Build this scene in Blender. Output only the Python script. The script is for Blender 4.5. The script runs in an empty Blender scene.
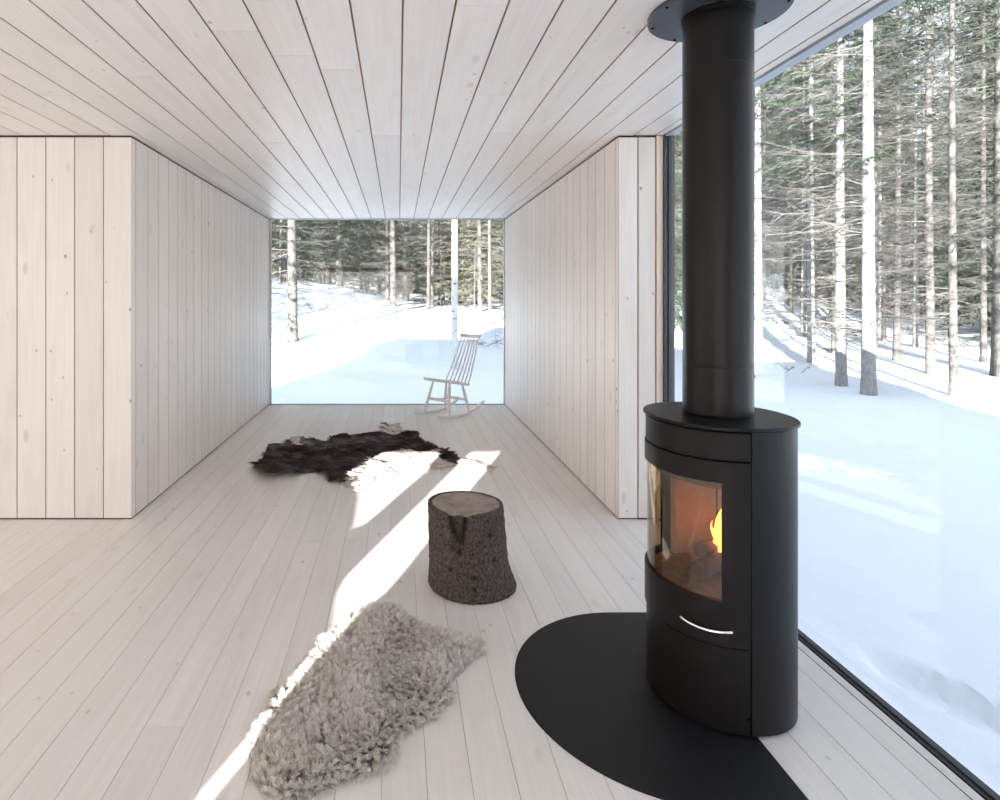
import bpy, math, random
import numpy as np
from mathutils import Vector, Matrix, noise

SC = bpy.context.scene
COL = SC.collection
PI = math.pi
EYE = 1.39            # camera height; floor is z = 0, +Y looks down the room
H = 2.40              # ceiling
YN, YF = 3.75, 7.74   # near end of the corridor walls, far window
XL, XR = -1.6675, 1.372   # corridor sides
XG = 1.68             # side window glass
XW, YB = -5.2, -5.5   # left end and back of the main room


# ------------------------------------------------------------------ materials
def mat(name):
    m = bpy.data.materials.new(name)
    m.use_nodes = True
    nt = m.node_tree
    nt.nodes.clear()
    out = nt.nodes.new('ShaderNodeOutputMaterial')
    return m, nt, out


def N(nt, t, **kw):
    n = nt.nodes.new(t)
    for k, v in kw.items():
        setattr(n, k, v)
    return n


def L(nt, a, b):
    nt.links.new(a, b)


def math_(nt, op, a, b=None, clamp=False):
    n = N(nt, 'ShaderNodeMath', operation=op)
    n.use_clamp = clamp
    for i, v in enumerate((a, b)):
        if v is None:
            continue
        if isinstance(v, (int, float)):
            n.inputs[i].default_value = v
        else:
            L(nt, v, n.inputs[i])
    return n.outputs[0]


def ramp(nt, fac, stops):
    n = N(nt, 'ShaderNodeValToRGB')
    e = n.color_ramp.elements
    while len(e) < len(stops):
        e.new(0.5)
    for i, (p, c) in enumerate(stops):
        e[i].position = p
        e[i].color = (c[0], c[1], c[2], 1)
    L(nt, fac, n.inputs[0])
    return n.outputs[0]


def mix(nt, fac, a, b, mode='MIX'):
    n = N(nt, 'ShaderNodeMix', data_type='RGBA', blend_type=mode)
    for i, v in ((0, fac), (6, a), (7, b)):
        if isinstance(v, (int, float)):
            n.inputs[i].default_value = v
        elif isinstance(v, tuple):
            n.inputs[i].default_value = (v[0], v[1], v[2], 1)
        else:
            L(nt, v, n.inputs[i])
    return n.outputs[2]


def plain(name, col, rough=0.5, metal=0.0, spec=0.5, bump=None, var=0.0, vscale=8.0):
    m, nt, out = mat(name)
    b = N(nt, 'ShaderNodeBsdfPrincipled')
    b.inputs['Roughness'].default_value = rough
    b.inputs['Metallic'].default_value = metal
    b.inputs['Specular IOR Level'].default_value = spec
    tc = N(nt, 'ShaderNodeTexCoord')
    nz = N(nt, 'ShaderNodeTexNoise')
    nz.inputs['Scale'].default_value = vscale
    nz.inputs['Detail'].default_value = 4
    L(nt, tc.outputs['Object'], nz.inputs['Vector'])
    c = mix(nt, nz.outputs[0], tuple(x * (1 - var) for x in col), tuple(min(1, x * (1 + var)) for x in col))
    L(nt, c, b.inputs['Base Color'])
    if bump:
        n2 = N(nt, 'ShaderNodeTexNoise')
        n2.inputs['Scale'].default_value = bump[0]
        n2.inputs['Detail'].default_value = 5
        L(nt, tc.outputs['Object'], n2.inputs['Vector'])
        bp = N(nt, 'ShaderNodeBump')
        bp.inputs['Strength'].default_value = bump[1]
        bp.inputs['Distance'].default_value = bump[2]
        L(nt, n2.outputs[0], bp.inputs['Height'])
        L(nt, bp.outputs[0], b.inputs['Normal'])
    L(nt, b.outputs[0], out.inputs[0])
    return m


def whitewood(name, base, tint, rough, spec, knot=1.0, grain=0.5, bump=0.15):
    """White-waxed spruce board; UV = metres across / along, 'seed' = one value per board."""
    m, nt, out = mat(name)
    b = N(nt, 'ShaderNodeBsdfPrincipled')
    uv = N(nt, 'ShaderNodeUVMap')
    at = N(nt, 'ShaderNodeAttribute', attribute_name='seed')
    sx = N(nt, 'ShaderNodeSeparateXYZ')
    L(nt, uv.outputs[0], sx.inputs[0])

    def vec(su, sv, off):
        c = N(nt, 'ShaderNodeCombineXYZ')
        L(nt, math_(nt, 'MULTIPLY', sx.outputs[0], su), c.inputs[0])
        L(nt, math_(nt, 'MULTIPLY', sx.outputs[1], sv), c.inputs[1])
        L(nt, math_(nt, 'MULTIPLY', at.outputs['Fac'], off), c.inputs[2])
        return c.outputs[0]
    g = N(nt, 'ShaderNodeTexNoise')
    g.inputs['Scale'].default_value = 1
    g.inputs['Detail'].default_value = 5
    L(nt, vec(70, 1.6, 60), g.inputs['Vector'])
    g2 = N(nt, 'ShaderNodeTexNoise')
    g2.inputs['Scale'].default_value = 1
    g2.inputs['Detail'].default_value = 4
    L(nt, vec(14, 2.2, 37), g2.inputs['Vector'])
    col = mix(nt, ramp(nt, g.outputs[0], [(0.35, (0, 0, 0)), (0.75, (1, 1, 1))]), base, tuple(x * (1 - 0.16 * grain) * t for x, t in zip(base, tint)))
    col = mix(nt, ramp(nt, g2.outputs[0], [(0.5, (0, 0, 0)), (0.8, (1, 1, 1))]), col, tuple(x * (1 - 0.30 * grain) * t for x, t in zip(base, tint)))
    tone = ramp(nt, at.outputs['Fac'], [(0.0, (0.93, 0.925, 0.925)), (0.5, (0.985, 0.98, 0.97)), (1.0, (1, 1, 1))])
    col = mix(nt, 1.0, col, tone, 'MULTIPLY')
    # knots: sparse cells only
    for (su, sv, r, thr, kc) in ((7.0, 5.0, 0.085, 0.62, (0.33, 0.26, 0.23)), (12.0, 8.0, 0.10, 0.66, (0.47, 0.40, 0.36)), (8.0, 3.5, 0.17, 0.62, (0.66, 0.60, 0.56))):
        v = N(nt, 'ShaderNodeTexVoronoi', feature='F1')
        v.inputs['Scale'].default_value = 1
        L(nt, vec(su, sv, 91), v.inputs['Vector'])
        sc = N(nt, 'ShaderNodeSeparateColor')
        L(nt, v.outputs['Color'], sc.inputs[0])
        on = math_(nt, 'GREATER_THAN', sc.outputs[0], thr)
        spot = ramp(nt, v.outputs['Distance'], [(0.0, (1, 1, 1)), (r * 0.55, (0.85, 0.85, 0.85)), (r, (0, 0, 0))])
        f = math_(nt, 'MULTIPLY', math_(nt, 'MULTIPLY', spot, on), knot, True)
        col = mix(nt, f, col, kc)
    L(nt, col, b.inputs['Base Color'])
    b.inputs['Roughness'].default_value = rough
    b.inputs['Specular IOR Level'].default_value = spec
    bp = N(nt, 'ShaderNodeBump')
    bp.inputs['Strength'].default_value = bump
    bp.inputs['Distance'].default_value = 0.0015
    L(nt, g.outputs[0], bp.inputs['Height'])
    L(nt, bp.outputs[0], b.inputs['Normal'])
    L(nt, b.outputs[0], out.inputs[0])
    return m


def glass(name, tint=(0.97, 0.985, 0.98), f0=0.045, rough=0.0):
    m, nt, out = mat(name)
    lw = N(nt, 'ShaderNodeLayerWeight')
    lw.inputs[0].default_value = 0.5
    p = math_(nt, 'POWER', lw.outputs['Facing'], 5.0)
    f = math_(nt, 'ADD', math_(nt, 'MULTIPLY', p, 1 - f0), f0, True)
    t = N(nt, 'ShaderNodeBsdfTransparent')
    t.inputs[0].default_value = (*tint, 1)
    g = N(nt, 'ShaderNodeBsdfGlossy')
    g.inputs['Roughness'].default_value = rough
    ms = N(nt, 'ShaderNodeMixShader')
    L(nt, f, ms.inputs[0])
    L(nt, t.outputs[0], ms.inputs[1])
    L(nt, g.outputs[0], ms.inputs[2])
    L(nt, ms.outputs[0], out.inputs[0])
    return m


def barkmat(name, dark, light, scale, stretch, bstr, bdist, marks=None, wound=None):
    m, nt, out = mat(name)
    b = N(nt, 'ShaderNodeBsdfPrincipled')
    tc = N(nt, 'ShaderNodeTexCoord')
    mp = N(nt, 'ShaderNodeMapping')
    mp.inputs['Scale'].default_value = (scale, scale, scale * stretch)
    L(nt, tc.outputs['Object'], mp.inputs[0])
    nz = N(nt, 'ShaderNodeTexNoise')
    nz.inputs['Scale'].default_value = 1
    nz.inputs['Detail'].default_value = 8
    nz.inputs['Roughness'].default_value = 0.7
    L(nt, mp.outputs[0], nz.inputs['Vector'])
    col = ramp(nt, nz.outputs[0], [(0.34, dark), (0.66, light)])
    if wound:
        wa = N(nt, 'ShaderNodeAttribute', attribute_name='wound')
        col = mix(nt, wa.outputs['Fac'], col, wound)
    if marks:
        mp2 = N(nt, 'ShaderNodeMapping')
        mp2.inputs['Scale'].default_value = marks[0]
        L(nt, tc.outputs['Object'], mp2.inputs[0])
        v = N(nt, 'ShaderNodeTexNoise')
        v.inputs['Scale'].default_value = 1
        v.inputs['Detail'].default_value = 3
        L(nt, mp2.outputs[0], v.inputs['Vector'])
        col = mix(nt, ramp(nt, v.outputs[0], [(marks[1], (0, 0, 0)), (marks[1] + 0.05, (1, 1, 1))]), col, marks[2])
    L(nt, col, b.inputs['Base Color'])
    b.inputs['Roughness'].default_value = 0.9
    b.inputs['Specular IOR Level'].default_value = 0.2
    bp = N(nt, 'ShaderNodeBump')
    bp.inputs['Strength'].default_value = bstr
    bp.inputs['Distance'].default_value = bdist
    L(nt, nz.outputs[0], bp.inputs['Height'])
    L(nt, bp.outputs[0], b.inputs['Normal'])
    L(nt, b.outputs[0], out.inputs[0])
    return m


def attrmat(name, attr, stops, rough=0.9, spec=0.1):
    m, nt, out = mat(name)
    b = N(nt, 'ShaderNodeBsdfPrincipled')
    a = N(nt, 'ShaderNodeAttribute', attribute_name=attr)
    L(nt, ramp(nt, a.outputs['Fac'], stops), b.inputs['Base Color'])
    b.inputs['Roughness'].default_value = rough
    b.inputs['Specular IOR Level'].default_value = spec
    L(nt, b.outputs[0], out.inputs[0])
    return m


def furmat(name, rootdark, stops):
    m, nt, out = mat(name)
    b = N(nt, 'ShaderNodeBsdfPrincipled')
    a = N(nt, 'ShaderNodeAttribute', attribute_name='tint')
    hi = N(nt, 'ShaderNodeHairInfo')
    c = ramp(nt, a.outputs['Fac'], stops)
    k = ramp(nt, hi.outputs['Intercept'], [(0.0, (rootdark,) * 3), (0.85, (1, 1, 1))])  # darker roots: wool dirt, plus depth shading put into the colour
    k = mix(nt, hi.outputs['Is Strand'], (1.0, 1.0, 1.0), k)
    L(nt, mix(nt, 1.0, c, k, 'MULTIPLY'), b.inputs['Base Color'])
    b.inputs['Roughness'].default_value = 0.9
    b.inputs['Specular IOR Level'].default_value = 0.1
    L(nt, b.outputs[0], out.inputs[0])
    return m


def emis(name, col, strength):
    m, nt, out = mat(name)
    e = N(nt, 'ShaderNodeEmission')
    e.inputs[0].default_value = (*col, 1)
    e.inputs[1].default_value = strength
    L(nt, e.outputs[0], out.inputs[0])
    return m


def clothmat(name, col, trans):
    m, nt, out = mat(name)
    d = N(nt, 'ShaderNodeBsdfDiffuse')
    d.inputs[0].default_value = (*col, 1)
    t = N(nt, 'ShaderNodeBsdfTranslucent')
    t.inputs[0].default_value = (*col, 1)
    ms = N(nt, 'ShaderNodeMixShader')
    ms.inputs[0].default_value = trans
    L(nt, d.outputs[0], ms.inputs[1])
    L(nt, t.outputs[0], ms.inputs[2])
    L(nt, ms.outputs[0], out.inputs[0])
    return m


WALLW = (0.84, 0.795, 0.757)
M = {}
M['wall'] = whitewood('white_waxed_spruce_wall', WALLW, (1, 0.97, 0.94), 0.40, 0.45, 1.0, 0.28)
M['ceiling'] = whitewood('white_waxed_spruce_ceiling', (0.895, 0.865, 0.84), (1, 0.975, 0.955), 0.36, 0.5, 0.7, 0.28)
M['floor'] = whitewood('white_oiled_floor_boards', (0.825, 0.785, 0.752), (1, 0.965, 0.94), 0.29, 0.6, 0.6, 0.30)
M['groove'] = plain('bare_spruce_groove', (0.44, 0.31, 0.23), 0.8)
M['shadow_gap'] = plain('shadow_gap_shade', (0.06, 0.05, 0.045), 0.9)  # dark strip in the wall gaps, their shade put into the colour
M['floor_gap'] = plain('floor_gap', (0.36, 0.29, 0.25), 0.8)
M['jamb'] = plain('bare_spruce_jamb', (0.78, 0.66, 0.54), 0.5, var=0.08, vscale=20)
M['frame'] = plain('dark_anodised_frame', (0.060, 0.064, 0.074), 0.35, 0.5, var=0.2, vscale=30)
M['head'] = plain('blue_reflection_head', (0.45, 0.50, 0.57), 0.35, 0.0)  # metal head, its bluish snow reflection put into the colour
M['greyframe'] = plain('pale_grey_frame', (0.55, 0.55, 0.54), 0.4, 0.2)
M['midframe'] = plain('grey_frame', (0.30, 0.30, 0.31), 0.4, 0.2)
M['pane'] = glass('window_glass')
M['stoveglass'] = glass('stove_glass', (0.85, 0.76, 0.65), 0.07)
M['steel'] = plain('matt_black_steel', (0.0085, 0.0072, 0.0070), 0.39, 0.0, 0.20, (220, 0.12, 0.0006), 0.12, 14)
M['pipe'] = plain('matt_black_pipe', (0.0085, 0.0072, 0.0070), 0.33, 0.0, 0.20, (220, 0.08, 0.0005))
M['plate'] = plain('black_floor_plate', (0.010, 0.0092, 0.0098), 0.5, 0.0, 0.28, (90, 0.1, 0.0006), 0.35, 9)
M['gapblack'] = plain('gap_black', (0.003, 0.003, 0.003), 0.9, 0, 0.0)
M['chrome'] = plain('brushed_nickel', (0.82, 0.78, 0.74), 0.25, 1.0)
M['firebrick'] = plain('fire_brick', (0.40, 0.29, 0.21), 0.95, 0, 0.1, (60, 0.6, 0.004), 0.3, 25)
M['baffle'] = plain('vermiculite_baffle', (0.10, 0.085, 0.065), 0.95, 0, 0.1, (60, 0.5, 0.003), 0.3, 22)
M['ash'] = plain('wood_ash', (0.30, 0.25, 0.22), 1.0, 0, 0.0, (60, 0.8, 0.01), 0.4, 40)
M['char'] = barkmat('charred_log', (0.02, 0.015, 0.012), (0.16, 0.09, 0.05), 30, 0.3, 0.8, 0.01)
M['flame'] = emis('flame', (1.0, 0.30, 0.07), 2.2)
M['ember'] = emis('ember', (1.0, 0.22, 0.04), 6.0)
M['chairpaint'] = plain('white_painted_birch', (0.84, 0.82, 0.78), 0.45, 0, 0.4, var=0.04)
M['rind'] = barkmat('stump_bark', (0.016, 0.011, 0.009), (0.17, 0.137, 0.118), 95, 0.8, 1.0, 0.010, wound=(0.012, 0.008, 0.006))
M['bark'] = barkmat('spruce_bark', (0.065, 0.060, 0.056), (0.15, 0.140, 0.130), 20, 0.5, 0.8, 0.01, ((9, 9, 5), 0.68, (0.07, 0.06, 0.05)))
M['greybark'] = barkmat('pale_spruce_bark', (0.19, 0.187, 0.183), (0.36, 0.352, 0.345), 22, 0.5, 0.6, 0.008, ((11, 11, 7), 0.70, (0.11, 0.10, 0.09)))
M['birch'] = barkmat('birch_bark', (0.62, 0.61, 0.60), (0.82, 0.81, 0.80), 10, 0.8, 0.3, 0.004, ((5, 5, 13), 0.63, (0.05, 0.05, 0.05)))
M['twig'] = plain('dead_twig', (0.112, 0.108, 0.100), 0.9, 0, 0.1, None, 0.45, 1.7)
M['needle'] = attrmat('spruce_needles', 'tint', [(0.0, (0.022, 0.040, 0.028)), (0.6, (0.048, 0.070, 0.046)), (1.0, (0.12, 0.125, 0.085))])
M['olive'] = attrmat('olive_spruce_needles', 'tint', [(0.0, (0.05, 0.05, 0.033)), (0.6, (0.11, 0.105, 0.075)), (1.0, (0.23, 0.215, 0.17))])
M['fill_blind'] = clothmat('sheer_fill_blind', (0.90, 0.885, 0.878), 0.55)  # cloth of the added, unseen blinds that glow as room fill
M['render'] = plain('outside_board_cladding', (0.10, 0.095, 0.09), 0.8, var=0.2)
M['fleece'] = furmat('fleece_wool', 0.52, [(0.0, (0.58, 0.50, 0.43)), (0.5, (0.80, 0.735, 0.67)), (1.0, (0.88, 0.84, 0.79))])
M['pelt'] = plain('sheepskin_hide', (0.30, 0.25, 0.20), 0.95, 0, 0.1)
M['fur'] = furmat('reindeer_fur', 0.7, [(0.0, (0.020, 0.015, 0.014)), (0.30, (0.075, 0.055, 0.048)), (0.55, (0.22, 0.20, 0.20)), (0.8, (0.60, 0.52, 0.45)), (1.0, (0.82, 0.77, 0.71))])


def snowmat():
    m, nt, out = mat('snow')
    b = N(nt, 'ShaderNodeBsdfPrincipled')
    b.inputs['Base Color'].default_value = (0.86, 0.885, 0.92, 1)
    b.inputs['Roughness'].default_value = 0.75
    b.inputs['Specular IOR Level'].default_value = 0.15
    tc = N(nt, 'ShaderNodeTexCoord')
    a = N(nt, 'ShaderNodeTexNoise')
    a.inputs['Scale'].default_value = 1.6
    a.inputs['Detail'].default_value = 9
    a.inputs['Roughness'].default_value = 0.62
    L(nt, tc.outputs['Object'], a.inputs['Vector'])
    bp = N(nt, 'ShaderNodeBump')
    bp.inputs['Strength'].default_value = 0.35
    bp.inputs['Distance'].default_value = 0.12
    L(nt, a.outputs[0], bp.inputs['Height'])
    L(nt, bp.outputs[0], b.inputs['Normal'])
    L(nt, b.outputs[0], out.inputs[0])
    return m


M['snow'] = snowmat()


def endgrain():
    m, nt, out = mat('sawn_end_grain')
    b = N(nt, 'ShaderNodeBsdfPrincipled')
    tc = N(nt, 'ShaderNodeTexCoord')
    w = N(nt, 'ShaderNodeTexWave', wave_type='RINGS', rings_direction='Z')
    w.inputs['Scale'].default_value = 26
    w.inputs['Distortion'].default_value = 2.2
    w.inputs['Detail'].default_value = 3
    w.inputs['Detail Scale'].default_value = 2
    L(nt, tc.outputs['Object'], w.inputs[0])
    nz = N(nt, 'ShaderNodeTexNoise')
    nz.inputs['Scale'].default_value = 16
    nz.inputs['Detail'].default_value = 6
    L(nt, tc.outputs['Object'], nz.inputs['Vector'])
    c = mix(nt, w.outputs[1], (0.27, 0.20, 0.165), (0.43, 0.345, 0.30))
    c = mix(nt, ramp(nt, nz.outputs[0], [(0.4, (0, 0, 0)), (0.7, (1, 1, 1))]), c, (0.21, 0.15, 0.125))
    L(nt, c, b.inputs['Base Color'])
    b.inputs['Roughness'].default_value = 0.85
    L(nt, b.outputs[0], out.inputs[0])
    return m


M['endgrain'] = endgrain()


# ------------------------------------------------------------------ mesh helper
class MB:
    def __init__(s):
        s.v, s.f, s.mi, s.uv, s.seed, s.smooth = [], [], [], [], [], []

    def face(s, idx, mi=0, uv=None, seed=0.0, smooth=False):
        s.f.append(idx)
        s.mi.append(mi)
        s.uv.append(uv or [(0, 0)] * len(idx))
        s.seed.append(seed)
        s.smooth.append(smooth)

    def box(s, a, b, mi=0):
        n = len(s.v)
        x0, y0, z0 = a
        x1, y1, z1 = b
        s.v += [(x0, y0, z0), (x1, y0, z0), (x1, y1, z0), (x0, y1, z0), (x0, y0, z1), (x1, y0, z1), (x1, y1, z1), (x0, y1, z1)]
        for q in ((3, 2, 1, 0), (4, 5, 6, 7), (0, 1, 5, 4), (1, 2, 6, 5), (2, 3, 7, 6), (3, 0, 4, 7)):
            s.face([n + i for i in q], mi)

    def board(s, O, A, Lg, Nn, a0, a1, l0, l1, t, seed, em=1, bev=0.0015):
        """One board: face on the plane through O, N towards the room, back t behind."""
        O, A, Lg, Nn = Vector(O), Vector(A), Vector(Lg), Vector(Nn)
        n = len(s.v)
        for (dp, e) in ((0.0, bev), (-bev, 0.0), (-t, 0.0)):
            for a, l in ((a0 + e, l0 + e), (a1 - e, l0 + e), (a1 - e, l1 - e), (a0 + e, l1 - e)):
                s.v.append(tuple(O + A * a + Lg * l + Nn * dp))
        flip = A.cross(Lg).dot(Nn) < 0

        def q(ids, mi, uv):
            if flip:
                ids, uv = ids[::-1], uv[::-1]
            s.face([n + i for i in ids], mi, uv, seed)
        off = seed * 7.3
        uvf = [(a0 + off, l0), (a1 + off, l0), (a1 + off, l1), (a0 + off, l1)]
        q([0, 1, 2, 3], 0, uvf)
        for i in range(4):
            j = (i + 1) % 4
            u2 = [uvf[j], uvf[i], uvf[i], uvf[j]]
            q([j, i, 4 + i, 4 + j], 0, u2)
            q([4 + j, 4 + i, 8 + i, 8 + j], em, u2)

    def tube(s, pts, rad, sides=6, mi=0, cap=True, smooth=True, up=None):
        pts = [Vector(p) for p in pts]
        if not hasattr(rad, '__len__'):
            rad = [rad] * len(pts)
        n = len(s.v)
        prev = None
        for i, p in enumerate(pts):
            t = (pts[min(i + 1, len(pts) - 1)] - pts[max(i - 1, 0)]).normalized()
            if prev is None:
                r = Vector((0, 0, 1)) if abs(t.z) < 0.9 else Vector((1, 0, 0))
                u = t.cross(r).normalized()
            else:
                u = (prev - t * prev.dot(t)).normalized()
            prev = u
            w = t.cross(u)
            for k in range(sides):
                a = 2 * PI * k / sides
                s.v.append(tuple(p + (u * math.cos(a) + w * math.sin(a)) * rad[i]))
        for i in range(len(pts) - 1):
            for k in range(sides):
                k2 = (k + 1) % sides
                s.face([n + i * sides + k, n + i * sides + k2, n + (i + 1) * sides + k2, n + (i + 1) * sides + k], mi, None, 0, smooth)
        if cap:
            s.face([n + k for k in range(sides)][::-1], mi)
            s.face([n + (len(pts) - 1) * sides + k for k in range(sides)], mi)

    def build(s, name, mats, parent=None, seeds=False, uvs=False):
        me = bpy.data.meshes.new(name)
        me.from_pydata(s.v, [], s.f)
        for m in (mats if isinstance(mats, (list, tuple)) else [mats]):
            me.materials.append(m)
        me.polygons.foreach_set('material_index', s.mi)
        me.polygons.foreach_set('use_smooth', s.smooth)
        if uvs:
            u = me.uv_layers.new(name='UVMap')
            u.data.foreach_set('uv', [c for f in s.uv for p in f for c in p])
        if seeds:
            a = me.attributes.new('seed', 'FLOAT', 'FACE')
            a.data.foreach_set('value', s.seed)
        me.update()
        if any(s.smooth):
            me.set_sharp_from_angle(angle=math.radians(32))
        return link(name, me, parent)


def link(name, data, parent=None):
    o = bpy.data.objects.new(name, data)
    COL.objects.link(o)
    if parent is not None:
        o.parent = parent
    return o


def empty(name, loc, rz=0.0):
    o = link(name, None)
    o.location = loc
    o.rotation_euler = (0, 0, rz)
    o.empty_display_size = 0.1
    return o


def tag(o, label=None, cat=None, group=None, kind=None):
    for k, v in (('label', label), ('category', cat), ('group', group), ('kind', kind)):
        if v:
            o[k] = v
    return o


def struct(o):
    o['kind'] = 'structure'
    return o


def copy_tree(o, parent=None):
    c = o.copy()
    COL.objects.link(c)
    if parent is not None:
        c.parent = parent
    for ch in list(o.children):
        copy_tree(ch, c)
    return c


rnd = random.Random(7)

# ================================================================== THE ROOM
# ---- floor -------------------------------------------------------
PF = 0.129
f = MB()
x = -0.048 - 40 * PF
XFE = 1.585
while x < XFE - 0.01:
    a0, a1 = max(x, XW), min(x + PF, XFE)
    if a1 > a0 + 0.01:
        y1 = YF if (a1 > XL and a0 < XR) else YN
        y = YB - rnd.uniform(0, 2.5)
        while y < y1:
            ln = rnd.uniform(2.0, 4.2)
            l0, l1 = max(y, YB), min(y + ln, y1)
            if l1 > l0 + 0.05:
                f.board((0, 0, 0), (1, 0, 0), (0, 1, 0), (0, 0, 1), a0 + 0.0005, a1 - 0.0005, l0 + 0.0005, l1 - 0.0005, 0.014, rnd.random(), 1, 0.0007)
            y += ln
    x += PF
# border strip under the side window, running with the glass
f.board((0, 0, 0), (1, 0, 0), (0, 1, 0), (0, 0, 1), XFE + 0.004, 1.622, YB, YN, 0.014, 0.4, 1, 0.001)
f.box((XW - 0.3, YB - 0.3, -0.30), (1.66, YN + 0.1, -0.010), 1)
f.box((XL - 0.2, YN + 0.1, -0.30), (XR + 0.2, YF + 0.06, -0.010), 1)
struct(f.build('floor', [M['floor'], M['floor_gap']], None, True, True))

# ---- ceiling -----------------------------------------------------
PC = 0.182
c = MB()
x = 0.015 - 30 * PC
XCE = 1.605
while x < XCE - 0.01:
    a0, a1 = max(x, XW), min(x + PC, XCE)
    if a1 > a0 + 0.01:
        y1 = YF if (a1 > XL + 0.02 and a0 < XR) else YN
        y = YB - rnd.uniform(0, 3)
        while y < y1:
            ln = rnd.uniform(2.6, 5.4)
            l0, l1 = max(y, YB), min(y + ln, y1)
            if l1 > l0 + 0.05:
                c.board((0, 0, H), (1, 0, 0), (0, 1, 0), (0, 0, -1), a0 + 0.0033, a1 - 0.0033, l0 + 0.001, l1 - 0.001, 0.016, rnd.random(), 1, 0.002)
            y += ln
    x += PC
c.board((0, 0, H), (1, 0, 0), (0, 1, 0), (0, 0, -1), XCE + 0.004, 1.652, YB, YN, 0.016, 0.9, 1, 0.002)
c.box((XW - 0.3, YB - 0.3, H + 0.012), (1.74, YN + 0.1, H + 0.2), 1)
c.box((XL - 0.2, YN + 0.1, H + 0.012), (XR + 0.2, YF + 0.06, H + 0.2), 1)
struct(c.build('ceiling', [M['ceiling'], M['groove']], None, True, True))

# ---- roof with its snow ------------------------------------------
r = MB()
r.box((XW - 0.5, YB - 0.5, H + 0.2), (1.80, YN + 0.12, 2.95))
r.box((XL - 0.3, YN + 0.12, H + 0.2), (XR + 0.3, YF + 0.10, 2.95))
r.box((XW - 0.45, YB - 0.45, 2.95), (1.76, YN + 0.10, 3.2), 1)
r.box((XL - 0.26, YN + 0.10, 2.95), (XR + 0.26, YF + 0.06, 3.2), 1)
struct(r.build('roof', [M['render'], M['snow']]))
r = MB()
r.box((0.35, -9.6, -0.4), (1.80, YB - 0.52, 3.85))  # unseen wing added to throw shade on the snow and trunk feet
r.box((0.32, -9.65, 3.85), (1.83, YB - 0.50, 4.08), 1)
struct(r.build('shade_wing', [M['render'], M['snow']]))

# ---- walls -------------------------------------------------------
ZB0, ZB1 = 0.008, H - 0.012
PW = 0.18


def wall_boards(mb, O, A, Nn, edges, gap=0.0045):
    for e0, e1 in zip(edges[:-1], edges[1:]):
        mb.board(O, A, (0, 0, 1), Nn, e0 + gap / 2, e1 - gap / 2, ZB0, ZB1, 0.014, rnd.random(), 1, 0.002)


w = MB()
e = [XL]
first = -1.845
while first > XW:
    e.append(first)
    first -= PW
e.append(XW)
wall_boards(w, (0, YN, 0), (1, 0, 0), (0, -1, 0), e[::-1])
e = [YN, 3.81]
while e[-1] + 0.185 < YF - 0.05:
    e.append(e[-1] + 0.185 + rnd.uniform(-0.012, 0.012))
e.append(YF)
wall_boards(w, (XL, 0, 0), (0, 1, 0), (1, 0, 0), e, 0.008)
w.box((XW, YN + 0.006, H - 0.013), (XL - 0.006, YN + 0.013, H), 2)
w.box((XL - 0.013, YN + 0.006, H - 0.013), (XL - 0.006, YF, H), 2)
w.box((XW, YN + 0.006, 0), (XL - 0.006, YN + 0.013, 0.010), 2)
w.box((XL - 0.013, YN + 0.006, 0), (XL - 0.006, YF, 0.010), 2)
w.box((XW - 0.1, YN + 0.012, -0.3), (XL - 0.012, YN + 0.2, H + 0.2), 1)
w.box((XL - 0.2, YN + 0.2, -0.3), (XL - 0.012, YF + 0.05, H + 0.2), 1)
struct(w.build('wall_left', [M['wall'], M['groove'], M['shadow_gap']], None, True, True))

w = MB()
e = [YN, 3.80]
while e[-1] + 0.185 < YF - 0.05:
    e.append(e[-1] + 0.185 + rnd.uniform(-0.012, 0.012))
e.append(YF)
wall_boards(w, (XR, 0, 0), (0, 1, 0), (-1, 0, 0), e, 0.008)
w.box((XR + 0.006, YN + 0.006, H - 0.013), (1.61, YN + 0.013, H), 2)
w.box((XR + 0.006, YN + 0.006, H - 0.013), (XR + 0.013, YF, H), 2)
w.box((XR + 0.006, YN + 0.006, 0), (1.61, YN + 0.013, 0.010), 2)
w.box((XR + 0.006, YN + 0.006, 0), (XR + 0.013, YF, 0.010), 2)
wall_boards(w, (0, YN, 0), (1, 0, 0), (0, -1, 0), [XR, 1.497, 1.608], 0.007)
w.box((XR + 0.012, YN + 0.012, -0.3), (1.70, YN + 0.2, H + 0.2), 1)
w.box((XR + 0.012, YN + 0.2, -0.3), (XR + 0.2, YF + 0.05, H + 0.2), 1)
struct(w.build('wall_right', [M['wall'], M['groove'], M['shadow_gap']], None, True, True))

jb = MB()
jb.box((1.612, YN - 0.004, 0), (1.652, YN + 0.05, H - 0.004))
struct(jb.build('trim_1', [M['jamb']]))

# left end of the room, out of the picture: boards around a tall window
w = MB()
e = [YB + i * (0.9 / 5) for i in range(6)]
wall_boards(w, (XW, 0, 0), (0, 1, 0), (1, 0, 0), e)
w.box((XW - 0.2, YB - 0.2, -0.3), (XW - 0.012, YB + 0.9, H + 0.2), 1)
w.box((XW - 0.2, 3.62, -0.3), (XW - 0.012, YN + 0.1, H + 0.2), 1)
struct(w.build('wall_left_end', [M['wall'], M['groove']], None, True, True))

w = MB()
wall_boards(w, (0, YB, 0), (1, 0, 0), (0, 1, 0), [XW, XW + 0.1, XW + 0.2])
w.box((XW - 0.1, YB - 0.2, -0.3), (XW + 0.2, YB - 0.012, H + 0.2), 1)
w.box((XW + 0.2, YB - 0.2, 2.345), (1.70, YB - 0.012, H + 0.2), 1)
struct(w.build('wall_back', [M['wall'], M['groove']], None, True, True))


def framebar(name, boxes, m, parent):
    b = MB()
    for p, q in boxes:
        b.box(p, q)
    return b.build(name, m, parent)


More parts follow.
